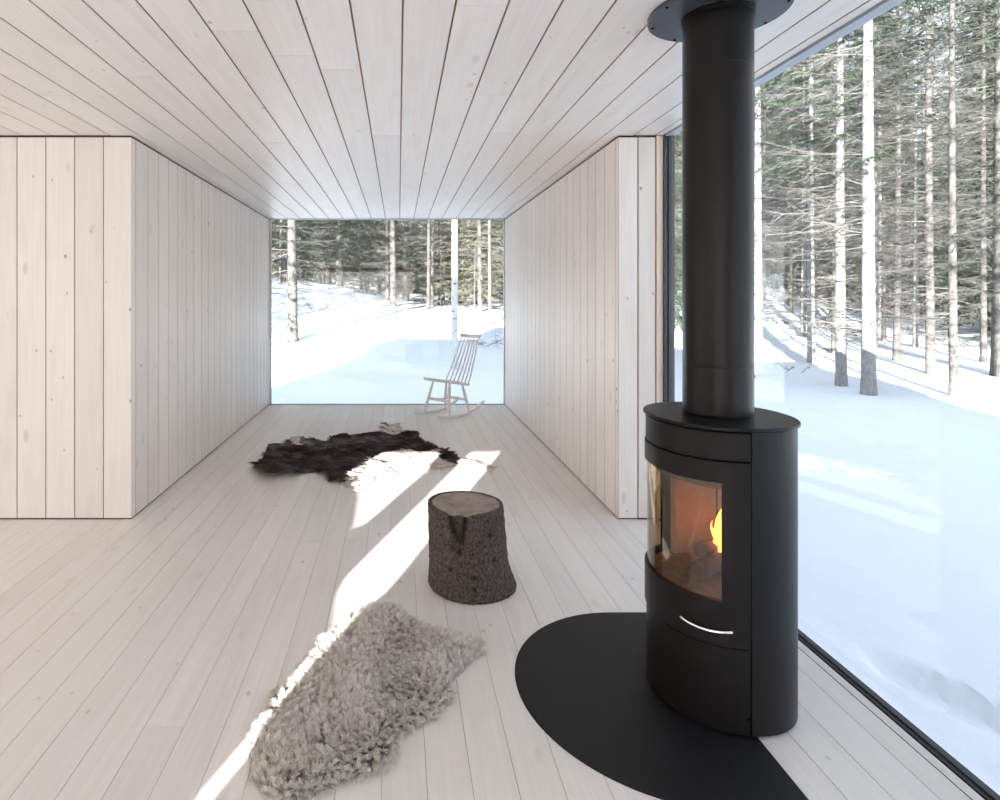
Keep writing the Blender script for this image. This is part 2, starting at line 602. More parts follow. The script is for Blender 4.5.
# ---- windows -----------------------------------------------------
w1 = struct(empty('window_1', (0, YF, 0)))
framebar('frame', [((XL, 0.0, 0), (XL + 0.022, 0.05, H)), ((XR - 0.012, 0.0, 0), (XR, 0.05, H))], M['greyframe'], w1)
framebar('sill', [((XL, 0.0, -0.02), (XR, 0.05, 0.006)), ((XL, 0.0, H - 0.008), (XR, 0.05, H + 0.01))], M['midframe'], w1)
framebar('pane', [((XL, 0.02, 0.0), (XR, 0.028, H))], M['pane'], w1)

w2 = struct(empty('window_2', (XG, 0, 0)))
framebar('sill', [((1.626 - XG, YB, -0.05), (1.670 - XG, YN, 0.004)), ((1.669 - XG, YB, -0.08), (1.692 - XG, YN, -0.035)), ((1.640 - XG, YB, 0.004), (1.664 - XG, YN, 0.010))], M['frame'], w2)
framebar('frame', [((1.654 - XG, YN - 0.02, 0.0), (1.676 - XG, YN + 0.03, H)), ((1.676 - XG, YN - 0.03, 0.0), (1.712 - XG, YN + 0.03, H)),
                   ((1.654 - XG, YB, 0.0), (1.70 - XG, YB + 0.06, H))], M['frame'], w2)
framebar('head', [((1.660 - XG, YB, H - 0.008), (1.712 - XG, YN, H + 0.03))], M['head'], w2)
framebar('pane', [((-0.004, YB, -0.035), (0.004, YN, H))], M['pane'], w2)

w3 = struct(empty('window_3', (0, YB, 0)))
framebar('frame', [((-5.0, -0.07, 0.0), (1.65, -0.02, 0.06)), ((-5.0, -0.07, 2.29), (1.65, -0.02, 2.345)),
                   ((-5.0, -0.07, 0.0), (-4.95, -0.02, 2.34)), ((-1.6, -0.07, 0.0), (-1.54, -0.02, 2.34)), ((1.6, -0.07, 0.0), (1.65, -0.02, 2.34))], M['frame'], w3)
framebar('pane', [((-5.0, -0.05, 0.0), (1.65, -0.044, 2.34))], M['pane'], w3)


def fill_blind(polys):  # added, unseen blinds: soft fill, with slots cut to shape the sun streak
    for p in polys:
        b = MB()
        n = len(p)
        for yy in (0.0, -0.0006):
            b.v += [(a, yy, z) for a, z in p]
        b.face(list(range(n)))
        b.face(list(range(n, 2 * n))[::-1])
        for i in range(n):
            j = (i + 1) % n
            b.face([i, n + i, n + j, j])
        b.build('fill_blind', M['fill_blind'], w3)


ZT = 2.345
fill_blind([[(-5.0, 0.03), (-4.2, 0.03), (-4.2, ZT), (-5.0, ZT)],
       [(-3.237, 0.03), (-1.55, 0.03), (-1.55, ZT), (-3.22, ZT), (-3.22, 1.75), (-3.237, 1.62)],
       [(-1.55, 0.03), (1.62, 0.03), (1.62, ZT), (-1.55, ZT)],
       [(-4.2, 2.25), (-3.22, 2.25), (-3.22, ZT), (-4.2, ZT)],
       [(-3.69, 0.03), (-3.485, 0.03), (-3.485, 2.25), (-3.69, 2.25)],
       [(-3.485, 0.03), (-3.285, 0.03), (-3.285, 1.64), (-3.345, 1.671), (-3.445, 1.72), (-3.485, 1.757)],
       [(-3.285, 0.03), (-3.237, 0.03), (-3.237, 1.15), (-3.285, 1.15)],
       [(-4.2, 0.03), (-3.69, 0.03), (-3.69, 1.90), (-3.735, 1.888), (-3.94, 2.0), (-4.2, 2.13)]])

w4 = struct(empty('window_4', (XW, 0, 0)))
framebar('frame', [((-0.08, -4.6, 0), (-0.02, 3.62, 0.05)), ((-0.08, -4.6, H - 0.05), (-0.02, 3.62, H + 0.02)),
                   ((-0.08, -4.6, 0), (-0.02, -4.55, H)), ((-0.08, 3.57, 0), (-0.02, 3.62, H)), ((-0.08, -0.5, 0), (-0.02, -0.45, H))], M['frame'], w4)
framebar('pane', [((-0.055, -4.6, 0), (-0.047, 3.62, H))], M['pane'], w4)
for y0_, y1_ in ((-4.55, -0.5), (-0.45, 3.57)):
    framebar('fill_blind', [((-0.001, y0_, 0.02), (0.0, y1_, H - 0.02))], M['fill_blind'], w4)  # added too: soft fill from the left, holds back sun patches


# ================================================================== THE GROUND OUTSIDE
HILL = [(-9, 3.0), (-0.45, 3.0), (-0.2, 2.75), (-0.1, 2.4), (0.0, 1.75), (0.05, 1.5), (0.12, 1.3), (0.2, 1.3), (0.45, 1.9), (0.6, 2.4), (0.66, 1.7), (0.72, 0.9), (0.8, 0.55), (0.95, 0.7), (1.2, 0.9), (9, 0.9)]


def hill(u):
    for (a, p), (b, q) in zip(HILL[:-1], HILL[1:]):
        if u <= b:
            t = (u - a) / (b - a)
            t = t * t * (3 - 2 * t)
            return p + (q - p) * t
    return HILL[-1][1]


def sstep(a, b, t):
    if a > b:
        return 1 - sstep(b, a, t)
    t = min(1, max(0, (t - a) / (b - a)))
    return t * t * (3 - 2 * t)


def ground_z(x, y):
    z = -0.34
    if y > 8:
        z += hill(x / y) * sstep(11.5, 34, y)
    z += 0.10 * noise.noise(Vector((x * 0.23, y * 0.23, 1.7)))
    z += 0.022 * noise.noise(Vector((x * 1.1, y * 1.1, 5.1)))
    if x > 1.5 and y < 7:                       # drift along the glass
        z += 0.24 * math.exp(-((x - 1.66) / 0.26) ** 2) + 0.05 * math.exp(-((x - 1.9) / 0.7) ** 2)
        # sunken place where snow has slid off
        ux, uy = x - 2.36, y - 2.56
        a = (ux * 0.35 - uy * 0.94), (ux * 0.94 + uy * 0.35)
        q = (a[0] / 0.34) ** 2 + (a[1] / 0.12) ** 2 + 0.28 * noise.noise(Vector((x * 4, y * 4, 0)))
        z -= 0.085 * sstep(1.3, 0.3, q)
        z += 0.018 * noise.noise(Vector((x * 3.1, y * 3.1, 2.2))) * math.exp(-((x - 2.0) / 0.9) ** 2)
    # keep below the building
    return min(z, -0.10) if (-6 < x < 1.67 and -7 < y < 8) else z


def lines(stops):
    out = []
    for a, b, st in stops:
        n = max(1, round((b - a) / st))
        out += [a + (b - a) * i / n for i in range(n)]
    return out + [stops[-1][1]]


gx = lines([(-70, -14, 3.5), (-14, 1.6, 0.5), (1.6, 3.6, 0.05), (3.6, 6, 0.2), (6, 20, 0.5), (20, 90, 3.0)])
gy = lines([(-60, -8, 4), (-8, 1.2, 0.6), (1.2, 4.2, 0.05), (4.2, 8, 0.25), (8, 40, 0.5), (40, 90, 3)])
g = MB()
for yy in gy:
    for xx in gx:
        g.v.append((xx, yy, ground_z(xx, yy)))
nx = len(gx)
for j in range(len(gy) - 1):
    for i in range(nx - 1):
        g.face([j * nx + i, j * nx + i + 1, (j + 1) * nx + i + 1, (j + 1) * nx + i], 0, None, 0, True)
struct(g.build('ground', M['snow']))


# ================================================================== WOOD STOVE
SX, SY = 1.126, 2.12
AX, AY, SN = 0.229, 0.240, 2.15


def oval(phi, off=0.0):
    cx, sy = math.cos(phi), math.sin(phi)
    k = (abs(cx) ** SN + abs(sy) ** SN) ** (-1 / SN)
    return ((AX + off) * k * cx, (AY + off) * k * sy)


def shell(mb, p0, p1, z0, z1, oi, oo, seg=48, mi=0, closed=False):
    """Curved steel sheet around the stove between two angles (degrees)."""
    n = len(mb.v)
    for i in range(seg + 1):
        a = math.radians(p0 + (p1 - p0) * i / seg)
        ix, iy = oval(a, oi)
        ox, oy = oval(a, oo)
        mb.v += [(ix, iy, z0), (ox, oy, z0), (ox, oy, z1), (ix, iy, z1)]
    for i in range(seg):
        b = n + 4 * i
        for k in range(4):
            k2 = (k + 1) % 4
            mb.face([b + k, b + 4 + k, b + 4 + k2, b + k2], mi, None, 0, k in (1, 3))
    mb.face([n, n + 1, n + 2, n + 3], mi)
    b = n + 4 * seg
    mb.face([b + 3, b + 2, b + 1, b], mi)


def disc(mb, z0, z1, off, seg=96, bev=0.002, mi=0):
    n = len(mb.v)
    prof = [(z0, off - bev), (z0 + bev, off), (z1 - bev, off), (z1, off - bev)]
    for z, o in prof:
        for i in range(seg):
            a = 2 * PI * i / seg
            px, py = oval(a, o)
            mb.v.append((px, py, z))
    for j in range(3):
        for i in range(seg):
            i2 = (i + 1) % seg
            mb.face([n + j * seg + i, n + j * seg + i2, n + (j + 1) * seg + i2, n + (j + 1) * seg + i], mi, None, 0, j == 1)
    mb.face([n + i for i in range(seg)][::-1], mi)
    mb.face([n + 3 * seg + i for i in range(seg)], mi)


stove = empty('wood_stove', (SX, SY, 0.0))
tag(stove, 'black oval wood stove with curved glass door standing on black floor plate', 'stove')
ZS = 0.978
DA, DB = 95.0, 265.0      # door half: from 95 deg round the room side (180) to 265
b = MB()
shell(b, DB + 0.5 - 360, DA - 0.5, 0.012, ZS - 0.014, -0.004, 0.0, 60)
b.build('body', M['steel'], stove)
b = MB()
disc(b, 0.004, 0.3, -0.013)
b.build('base', M['gapblack'], stove)
b = MB()
disc(b, 0.862, ZS - 0.012, -0.012)
b.build('smoke_chamber', M['gapblack'], stove)
b = MB()
disc(b, ZS - 0.012, ZS, 0.008, 120, 0.0025)
b.build('top_plate', M['steel'], stove)
b = MB()
shell(b, DA + 0.4, DB - 0.4, 0.873, ZS - 0.018, -0.006, 0.0, 60)
b.build('top_panel', M['steel'], stove)
b = MB()
shell(b, DA + 0.4, DB - 0.4, 0.012, 0.278, -0.008, -0.003, 60)
b.build('lower_panel', M['steel'], stove)
GA, GB = 116.0, 244.0
ZG0, ZG1 = 0.425, 0.800
b = MB()
shell(b, DA + 0.6, DB - 0.6, ZG1, 0.868, -0.012, 0.003, 60)
shell(b, DA + 0.6, DB - 0.6, 0.285, ZG0, -0.012, 0.003, 60)
shell(b, DA + 0.6, GA, ZG0, ZG1, -0.012, 0.003, 12)
shell(b, GB, DB - 0.6, ZG0, ZG1, -0.012, 0.003, 12)
door = b.build('door', M['steel'], stove)
b = MB()
shell(b, GA - 3, GB + 3, ZG0 - 0.01, ZG1 + 0.01, -0.010, -0.006, 60)
b.build('glass', M['stoveglass'], door)
# handle: slim curved bar on two stubs
b = MB()
pts, rr = [], []
for i in range(15):
    t = i / 14
    a = math.radians(-145 + 36 * t)
    px, py = oval(a, 0.005 + 0.011 * (1 - abs(2 * t - 1) ** 2.2))
    pts.append((px, py, 0.336 - 0.004 * math.sin(PI * t)))
    rr.append(0.0045)
b.tube(pts, rr, 10)
tag(b.build('handle', M['chrome'], door), 'slim curved bright metal handle')
for a in (-109, -145):
    b = MB()
    q0 = oval(math.radians(a), 0.0)
    q1 = oval(math.radians(a), 0.006)
    b.tube([(q0[0], q0[1], 0.336), (q1[0], q1[1], 0.336)], 0.007, 10)
    b.build('handle_mount', M['steel'], door)
b = MB()
shell(b, -109, -98, 0.2805, 0.2845, -0.004, 0.0035, 6)
b.build('air_slider', M['gapblack'], stove)
b = MB()
shell(b, DB - 3 - 360, DB - 0.8 - 360, 0.062, 0.067, -0.003, 0.001, 4)
b.build('catch', M['gapblack'], stove)
# fire box: brick back and sides, floor and baffle
b = MB()
n0 = 0
for (p0, p1) in ((-112, -62), (-60, -21), (-19, 19), (21, 60), (62, 112)):
    shell(b, p0, p1, 0.40, 0.80, -0.055, -0.03, 10)
fb = b.build('fire_box', M['firebrick'], stove)
b = MB()
disc(b, 0.30, 0.41, -0.016, 60, 0.004)
b.build('grate', M['ash'], stove)
b = MB()
disc(b, 0.775, 0.80, -0.020, 60, 0.004)
b.build('baffle', M['baffle'], stove)
b = MB()
shell(b, -100, 100, 0.30, 0.86, -0.03, -0.012, 40)
b.build('liner', M['gapblack'], stove)
# two burning logs
def log_mesh(p, q, rad):
    b = MB()
    P, Q = Vector(p), Vector(q)
    pts = [P.lerp(Q, t) for t in (0, 0.03, 0.3, 0.6, 0.97, 1)]
    b.tube(pts, [rad * 0.88, rad, rad * 1.04, rad * 0.98, rad, rad * 0.86], 14)
    return b


for p, q, rad, lab in (((-0.11, -0.06, 0.442), (0.06, 0.06, 0.442), 0.032, 'charred log lying along the fire bed behind the stove glass'),
                       ((-0.06, 0.0, 0.496), (0.05, 0.10, 0.468), 0.026, 'burning log at the back of the fire with an orange flame')):
    o = log_mesh(p, q, rad).build('firewood_log', M['char'])
    o.location = (SX, SY, 0)
    tag(o, lab, 'log', 'logs burning in the stove')
    lastlog = o
b = MB()
for (px, py, hgt, rad, lean) in ((0.010, 0.005, 0.15, 0.013, 0.010), (0.036, 0.035, 0.14, 0.014, 0.002), (0.045, 0.075, 0.14, 0.015, 0.010), (0.012, 0.055, 0.09, 0.012, 0.012)):
    pts, rr = [], []
    for i in range(9):
        t = i / 8
        pts.append((px + lean * t + 0.010 * math.sin(5 * t + px * 60), py + 0.012 * math.sin(6 * t + py * 40), 0.485 + hgt * t))
        rr.append(max(0.0008, rad * (math.sin(PI * min(1, t * 0.8 + 0.22)) ** 1.2) * (1 - 0.35 * t)))
    b.tube(pts, rr, 10)
tag(b.build('flame', M['flame'], lastlog), 'orange flame')

# ---- flue ---------------------------------------------------------
RP = 0.1125


def ring_surface(mb, prof, seg=72, mi=0, cap=True, smooth=True):
    n = len(mb.v)
    for rad, z in prof:
        for i in range(seg):
            a = 2 * PI * i / seg
            mb.v.append((rad * math.cos(a), rad * math.sin(a), z))
    for j in range(len(prof) - 1):
        for i in range(seg):
            i2 = (i + 1) % seg
            mb.face([n + j * seg + i, n + j * seg + i2, n + (j + 1) * seg + i2, n + (j + 1) * seg + i], mi, None, 0, smooth)
    if cap:
        mb.face([n + i for i in range(seg)][::-1], mi)
        mb.face([n + (len(prof) - 1) * seg + i for i in range(seg)], mi)


flue = empty('flue_pipe', (SX + 0.001, SY, ZS))
tag(flue, 'thick black round flue pipe rising from stove top to the ceiling', 'flue pipe')
b = MB()
ring_surface(b, [(RP - 0.004, 0.0), (RP - 0.003, 0.008), (RP, 0.009), (RP, 0.171), (RP - 0.001, 0.172), (RP - 0.001, 0.174), (RP, 0.175), (RP, 1.205), (RP - 0.001, 1.206), (RP - 0.001, 1.208), (RP, 1.209), (RP, H - ZS - 0.015)])
pipe = b.build('pipe', M['pipe'], flue)
b = MB()
ring_surface(b, [(RP + 0.001, 1.384), (RP + 0.0035, 1.386), (RP + 0.0035, H - ZS - 0.016)], cap=False)
ring_surface(b, [(RP + 0.0034, 1.3835), (RP + 0.001, 1.384)], cap=False)
b.build('collar', M['pipe'], flue)
b = MB()
ang = math.radians(-14)
b.tube([((RP - 0.002) * math.cos(ang), (RP - 0.002) * math.sin(ang), 0.135), ((RP + 0.006) * math.cos(ang), (RP + 0.006) * math.sin(ang), 0.135)], 0.006, 8)
b.build('screw', M['gapblack'], pipe)

rose = empty('ceiling_plate', (SX + 0.001, SY, H))
tag(rose, 'round dark metal plate screwed to the ceiling boards around the flue pipe', 'ceiling plate')
b = MB()
ring_surface(b, [(0.116, -0.014), (0.226, -0.014), (0.229, -0.011), (0.229, 0.0), (0.116, 0.0)], 96, cap=False, smooth=False)
b.build('plate', plain('blue_black_ceiling_plate', (0.045, 0.055, 0.075), 0.38), rose)
for k in range(8):
    a = 2 * PI * (k + 0.35) / 8
    b = MB()
    b.tube([(0.212 * math.cos(a), 0.212 * math.sin(a), -0.0135), (0.212 * math.cos(a), 0.212 * math.sin(a), -0.017)], 0.0045, 10)
    b.build('screw', M['gapblack'], rose)

# ---- floor plate ----------------------------------------------------
hp = []
CX0, CY0, RH, XE = 0.934, 2.128, 0.512, 1.132
for i in range(65):
    a = PI / 2 + PI * i / 64
    hp.append((CX0 + RH * math.cos(a), CY0 + RH * math.sin(a)))


def rcorner(cx, cy, r, a0, a1):
    return [(cx + r * math.cos(math.radians(a0 + (a1 - a0) * i / 8)), cy + r * math.sin(math.radians(a0 + (a1 - a0) * i / 8))) for i in range(9)]


hp += rcorner(XE - 0.03, CY0 - RH + 0.03, 0.03, -90, 0)
hp += rcorner(XE - 0.03, CY0 + RH - 0.03, 0.03, 0, 90)
b = MB()
n = len(hp)
cxm, cym = 0.85, CY0
for z, s_ in ((0.0005, 0), (0.0028, 0), (0.0035, 0.0012)):
    for px, py in hp:
        d = math.hypot(px - cxm, py - cym)
        b.v.append((px - (px - cxm) / d * s_, py - (py - cym) / d * s_, z))
for j in range(2):
    for i in range(n):
        i2 = (i + 1) % n
        b.face([j * n + i, j * n + i2, (j + 1) * n + i2, (j + 1) * n + i])
b.face([2 * n + i for i in range(n)])
b.face([i for i in range(n)][::-1])
tag(b.build('hearth_plate', M['plate']), 'flat black half-round floor plate under and before the stove', 'hearth plate')


# ================================================================== TREE STUMP
st = empty('tree_stump', (0.344, 2.915, 0.0))
tag(st, 'dark bark tree stump stool with sawn top standing on white floor', 'stump')
HS = 0.392
b = MB()
SEG, RINGS = 140, 70


def stump_r(a, t):
    base = 0.184 - 0.006 * t + 0.006 * (1 - t)
    base += 0.030 * max(0, 1 - t / 0.34) ** 1.6 * (0.75 + 0.45 * math.cos(a + 0.5))
    base *= 1 + 0.018 * math.cos(2 * a + 0.6) + 0.012 * math.cos(3 * a)
    # healed wound with a groove running down from the rim, seen from the camera side
    dn = (a + PI / 2 + 0.28 + PI) % (2 * PI) - PI
    g_ = math.exp(-(dn / 0.12) ** 2)
    lip = math.exp(-((abs(dn) - 0.25) / 0.09) ** 2)
    dep = sstep(0.50, 0.70, t)
    base += dep * (0.012 * lip - 0.030 * g_)
    return base


for j in range(RINGS + 1):
    t = j / RINGS
    for i in range(SEG):
        a = 2 * PI * i / SEG
        rr_ = stump_r(a, t)
        v = Vector((math.cos(a) * 9, math.sin(a) * 9, t * 7))
        k = noise.fractal(v * 1.7, 0.9, 2.1, 4)
        cells = noise.noise(Vector((math.cos(a) * 22, math.sin(a) * 22, t * 16)))
        rr_ += 0.0045 * k + 0.0030 * cells
        if t < 0.03:
            rr_ -= 0.008 * (1 - t / 0.03)
        b.v.append((rr_ * math.cos(a) - 0.022 * t, rr_ * math.sin(a), 0.002 + t * (HS - 0.002) - 0.014 * t * math.exp(-(((a + PI / 2 + 0.28 + PI) % (2 * PI) - PI) / 0.35) ** 2)))
for j in range(RINGS):
    for i in range(SEG):
        i2 = (i + 1) % SEG
        b.face([j * SEG + i, j * SEG + i2, (j + 1) * SEG + i2, (j + 1) * SEG + i], 0, None, 0, True)
b.face([i for i in range(SEG)][::-1])
# rolled bark rim to the wood
last = RINGS * SEG
n = len(b.v)
for q, dz in ((0.955, 0.002), (0.91, 0.0005), (0.90, -0.002)):
    for i in range(SEG):
        vx, vy, vz = b.v[last + i]
        b.v.append((vx * q, vy * q, vz + dz))
for j in range(3):
    A_ = last if j == 0 else n + (j - 1) * SEG
    B_ = n + j * SEG
    for i in range(SEG):
        i2 = (i + 1) % SEG
        b.face([A_ + i, A_ + i2, B_ + i2, B_ + i], 0, None, 0, True)
# small twig stubs and a snapped knot
for a, t, ln in ((PI + 0.12, 0.36, 0.014), (-PI / 2 + 0.12, 0.30, 0.008), (-PI / 2 - 0.55, 0.48, 0.009), (-PI / 2 + 0.18, 0.17, 0.008), (-PI / 2 - 0.7, 0.72, 0.008)):
    rr_ = stump_r(a, t)
    p = Vector((rr_ * math.cos(a), rr_ * math.sin(a), t * HS))
    b.tube([p * 0.97 + Vector((0, 0, 0.001)), p + Vector((math.cos(a), math.sin(a), 0.1)) * ln], [0.011, 0.005], 9)
stm = b.build('bark', M['rind'], st)
wv = []
for k_, v in enumerate(b.v):
    a = math.atan2(v[1], v[0] + 0.022 * v[2] / HS)
    dn = (a + PI / 2 + 0.28 + PI) % (2 * PI) - PI
    t = v[2] / HS
    q_ = sstep(0.55, 1.0, t)
    wob = 0.04 * noise.noise(Vector((t * 14, 3, a * 2)))
    f_ = sstep(0.58, 0.70, t) * max(0.85 * math.exp(-((dn + 0.03 + 0.17 * q_ + wob) / 0.055) ** 2), math.exp(-((dn - 0.05 - 0.10 * q_ + wob) / 0.06) ** 2))
    for (an, tt, rr2) in ((0.05, 0.28, 0.05), (0.02, 0.16, 0.05), (-0.30, 0.56, 0.06), (-0.42, 0.80, 0.05), (0.55, 0.75, 0.06), (0.62, 0.45, 0.05), (-0.55, 0.35, 0.05)):
        d2 = math.hypot((a + PI / 2 - an + PI) % (2 * PI) - PI, (t - tt) * 2)
        f_ = max(f_, 0.9 * sstep(rr2 * 1.6, rr2 * 0.6, d2))
    wv.append(min(1, f_))
wa_ = stm.data.attributes.new('wound', 'FLOAT', 'POINT')
wa_.data.foreach_set('value', wv)
bt = MB()
for i in range(SEG):
    vx, vy, vz = b.v[n + 2 * SEG + i]
    bt.v.append((vx, vy, vz))
for q in (0.66, 0.33):
    for i in range(SEG):
        vx, vy, vz = b.v[n + 2 * SEG + i]
        bt.v.append((vx * q, vy * q, vz * q + (HS - 0.002) * (1 - q) + 0.0015 * noise.noise(Vector((vx * q * 30, vy * q * 30, 3)))))
bt.v.append((0, 0, HS - 0.002))
for j in range(2):
    for i in range(SEG):
        i2 = (i + 1) % SEG
        bt.face([j * SEG + i, j * SEG + i2, (j + 1) * SEG + i2, (j + 1) * SEG + i], 0, None, 0, True)
for i in range(SEG):
    bt.face([2 * SEG + i, 2 * SEG + (i + 1) % SEG, 3 * SEG], 0, None, 0, True)
tag(bt.build('sawn_top', M['endgrain'], st), 'flat sawn reddish brown wood top')


# ================================================================== SKINS ON THE FLOOR
def px_floor(px, py, h=EYE):
    return ((px - 398.5) * h / (py - 297), 600 * h / (py - 297))


def inside(poly, x, y):
    r_ = False
    j = len(poly) - 1
    for i in range(len(poly)):
        xi, yi = poly[i]
        xj, yj = poly[j]
        if (yi > y) != (yj > y) and x < (xj - xi) * (y - yi) / (yj - yi) + xi:
            r_ = not r_
        j = i
    return r_


def edge_dist(poly, x, y):
    best = 9
    for (ax, ay), (bx, by) in zip(poly, poly[1:] + poly[:1]):
        dx, dy = bx - ax, by - ay
        t = max(0, min(1, ((x - ax) * dx + (y - ay) * dy) / (dx * dx + dy * dy + 1e-12)))
        best = min(best, math.hypot(x - ax - t * dx, y - ay - t * dy))
    return best


def hair(name, strands, tints, radii, m, parent):
    hc = bpy.data.hair_curves.new(name)
    hc.add_curves([len(s_) for s_ in strands])
    pos = np.array([c_ for s_ in strands for p in s_ for c_ in p], dtype=np.float32)
    hc.attributes['position'].data.foreach_set('vector', pos)
    ra = hc.attributes.get('radius') or hc.attributes.new('radius', 'FLOAT', 'POINT')
    ra.data.foreach_set('value', np.array([v for r_ in radii for v in r_], dtype=np.float32))
    ta = hc.attributes.new('tint', 'FLOAT', 'CURVE')
    ta.data.foreach_set('value', np.array(tints, dtype=np.float32))
    hc.materials.append(m)
    return link(name, hc, parent)


def pelt_mesh(poly, step, zfun):
    """A thin skin: grid clipped to an outline, with an underside."""
    xs = [p[0] for p in poly]
    ys = [p[1] for p in poly]
    b = MB()
    idx = {}
    nx_, ny_ = int((max(xs) - min(xs)) / step) + 1, int((max(ys) - min(ys)) / step) + 1
    for j in range(ny_ + 1):
        for i in range(nx_ + 1):
            x_, y_ = min(xs) + i * step, min(ys) + j * step
            if inside(poly, x_, y_):
                idx[(i, j)] = len(b.v)
                b.v.append((x_, y_, zfun(x_, y_)))
    nt_ = len(b.v)
    b.v += [(x_, y_, max(0.0012, z_ - 0.006)) for x_, y_, z_ in b.v]
    edges = {}
    for (i, j) in list(idx):
        q = [(i, j), (i + 1, j), (i + 1, j + 1), (i, j + 1)]
        q = [idx[k] for k in q if k in idx]
        if len(q) == 4 or (len(q) == 3):
            b.face(q, 0, None, 0, True)
            b.face([k + nt_ for k in q][::-1], 0, None, 0, True)
            for a_, c_ in zip(q, q[1:] + q[:1]):
                edges[(a_, c_)] = 1
    for (a_, c_) in list(edges):
        if (c_, a_) not in edges:
            b.face([c_, a_, a_ + nt_, c_ + nt_])
    return b


# ---- sheepskin ---------------------------------------------------
SH = [(384, 596), (399, 603), (418, 615), (438, 623), (461, 627), (479, 635), (480, 645), (464, 657), (452, 672), (450, 690), (435, 705), (413, 714), (397, 722), (396, 738), (384, 753),
      (362, 762), (340, 768), (316, 781), (292, 787), (268, 780), (252, 764), (247, 736), (263, 706), (275, 682), (294, 668), (311, 652), (318, 636), (334, 622), (355, 613), (370, 601)]
shp = [px_floor(a_, b_, EYE - 0.045) for a_, b_ in SH]
scx = sum(p[0] for p in shp) / len(shp)
scy = sum(p[1] for p in shp) / len(shp)
sheep = empty('sheepskin_rug', (scx, scy, 0))
tag(sheep, 'pale beige shaggy sheepskin rug lying on the floor in front of the stump', 'rug')
shl = [(p[0] - scx, p[1] - scy) for p in shp]
shin = [(p[0] * 0.95, p[1] * 0.95) for p in shl]


def sheep_z(x_, y_):
    e_ = edge_dist(shin, x_, y_)
    return 0.006 + 0.016 * sstep(0, 0.10, e_) + 0.010 * noise.noise(Vector((x_ * 9, y_ * 9, 4))) * sstep(0, 0.08, e_)


pelt_mesh(shin, 0.016, sheep_z).build('hide', M['pelt'], sheep)
hr = random.Random(3)
strands, tints, radii = [], [], []
bx = (min(p[0] for p in shl), max(p[0] for p in shl), min(p[1] for p in shl), max(p[1] for p in shl))
locks = 0
while locks < 4600:
    x_, y_ = hr.uniform(bx[0], bx[1]), hr.uniform(bx[2], bx[3])
    if not inside(shl, x_, y_):
        continue
    locks += 1
    e_ = edge_dist(shl, x_, y_)
    flow = Vector((noise.noise(Vector((x_ * 4.5, y_ * 4.5, 1))), noise.noise(Vector((x_ * 4.5, y_ * 4.5, 9))), 0)) * 1.5
    # towards the nearest edge at the rim
    if e_ < 0.07:
        best, bd = None, 9
        for p in shl:
            d = math.hypot(p[0] - x_, p[1] - y_)
            if d < bd:
                best, bd = p, d
        out_ = Vector((best[0] - x_, best[1] - y_, 0)) + Vector((x_, y_, 0)) * 0.1
        if out_.length > 1e-5:
            flow += out_.normalized() * (1 - e_ / 0.07) * 0.6
    flow += Vector((hr.gauss(0, 0.35), hr.gauss(0, 0.35), 0))
    ln = hr.uniform(0.036, 0.056) * (0.6 + 0.4 * sstep(0, 0.06, e_))
    root = Vector((x_, y_, 0.006 + 0.014 * sstep(0, 0.10, e_)))
    dirv = (Vector((0, 0, 0.75)) + flow * 0.55).normalized()
    tip = root + dirv * ln
    tip.z = max(tip.z, 0.014)
    tn = min(1, max(0, 0.55 + 0.30 * noise.noise(Vector((x_ * 7, y_ * 7, 2))) + hr.gauss(0, 0.20)))
    side = Vector((hr.gauss(0, 1), hr.gauss(0, 1), hr.gauss(0, 0.4))).normalized()
    for _ in range(13):
        r0 = root + Vector((hr.gauss(0, 0.0075), hr.gauss(0, 0.0075), 0))
        t1 = tip + Vector((hr.gauss(0, 0.0042), hr.gauss(0, 0.0042), hr.gauss(0, 0.003)))
        ph = hr.uniform(0, 1.0)
        s_ = []
        for k in range(7):
            t = k / 6
            p = r0.lerp(t1, t) + side * (0.0042 * math.sin(9 * t + ph) * t) + flow * 0.012 * t * t
            p.z = max(p.z - 0.010 * t * t, 0.003)
            s_.append(tuple(p))
        strands.append(s_)
        tints.append(min(1, max(0, tn + hr.gauss(0, 0.08))))
        w0 = hr.uniform(0.0007, 0.0011)
        radii.append([w0 * (1 - 0.65 * k / 6) for k in range(7)])
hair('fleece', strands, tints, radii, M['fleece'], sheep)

# ---- reindeer hide ------------------------------------------------
RH_ = [(251, 464), (262, 460), (268, 453), (282, 450), (292, 447), (290, 441), (298, 440), (306, 444), (322, 443), (331, 438), (341, 438), (352, 436), (366, 434), (378, 434), (383, 428), (392, 425), (402, 429),
       (404, 434), (416, 436), (425, 444), (440, 447), (450, 452), (460, 458), (472, 460), (484, 463), (497, 468), (492, 471), (482, 468), (466, 466), (458, 463), (446, 466), (432, 468), (420, 467), (404, 470),
       (395, 474), (384, 479), (376, 476), (368, 484), (358, 491), (350, 489), (345, 482), (336, 479), (330, 481), (324, 473), (312, 470), (298, 473), (285, 475), (272, 478), (258, 474)]
rhp = [px_floor(a_, b_, EYE - 0.02) for a_, b_ in RH_]
rcx = sum(p[0] for p in rhp) / len(rhp)
rcy = sum(p[1] for p in rhp) / len(rhp)
rl = [(p[0] - rcx, p[1] - rcy) for p in rhp]
hide = empty('reindeer_hide', (rcx, rcy, 0))
tag(hide, 'dark brown reindeer hide with ragged white edge lying on the corridor floor', 'hide')


def to_px(x_, y_, z_=0.02):
    X_, Y_ = x_ + rcx, y_ + rcy
    return 398.5 + 600 * X_ / Y_, 297 + 600 * (EYE - z_) / Y_


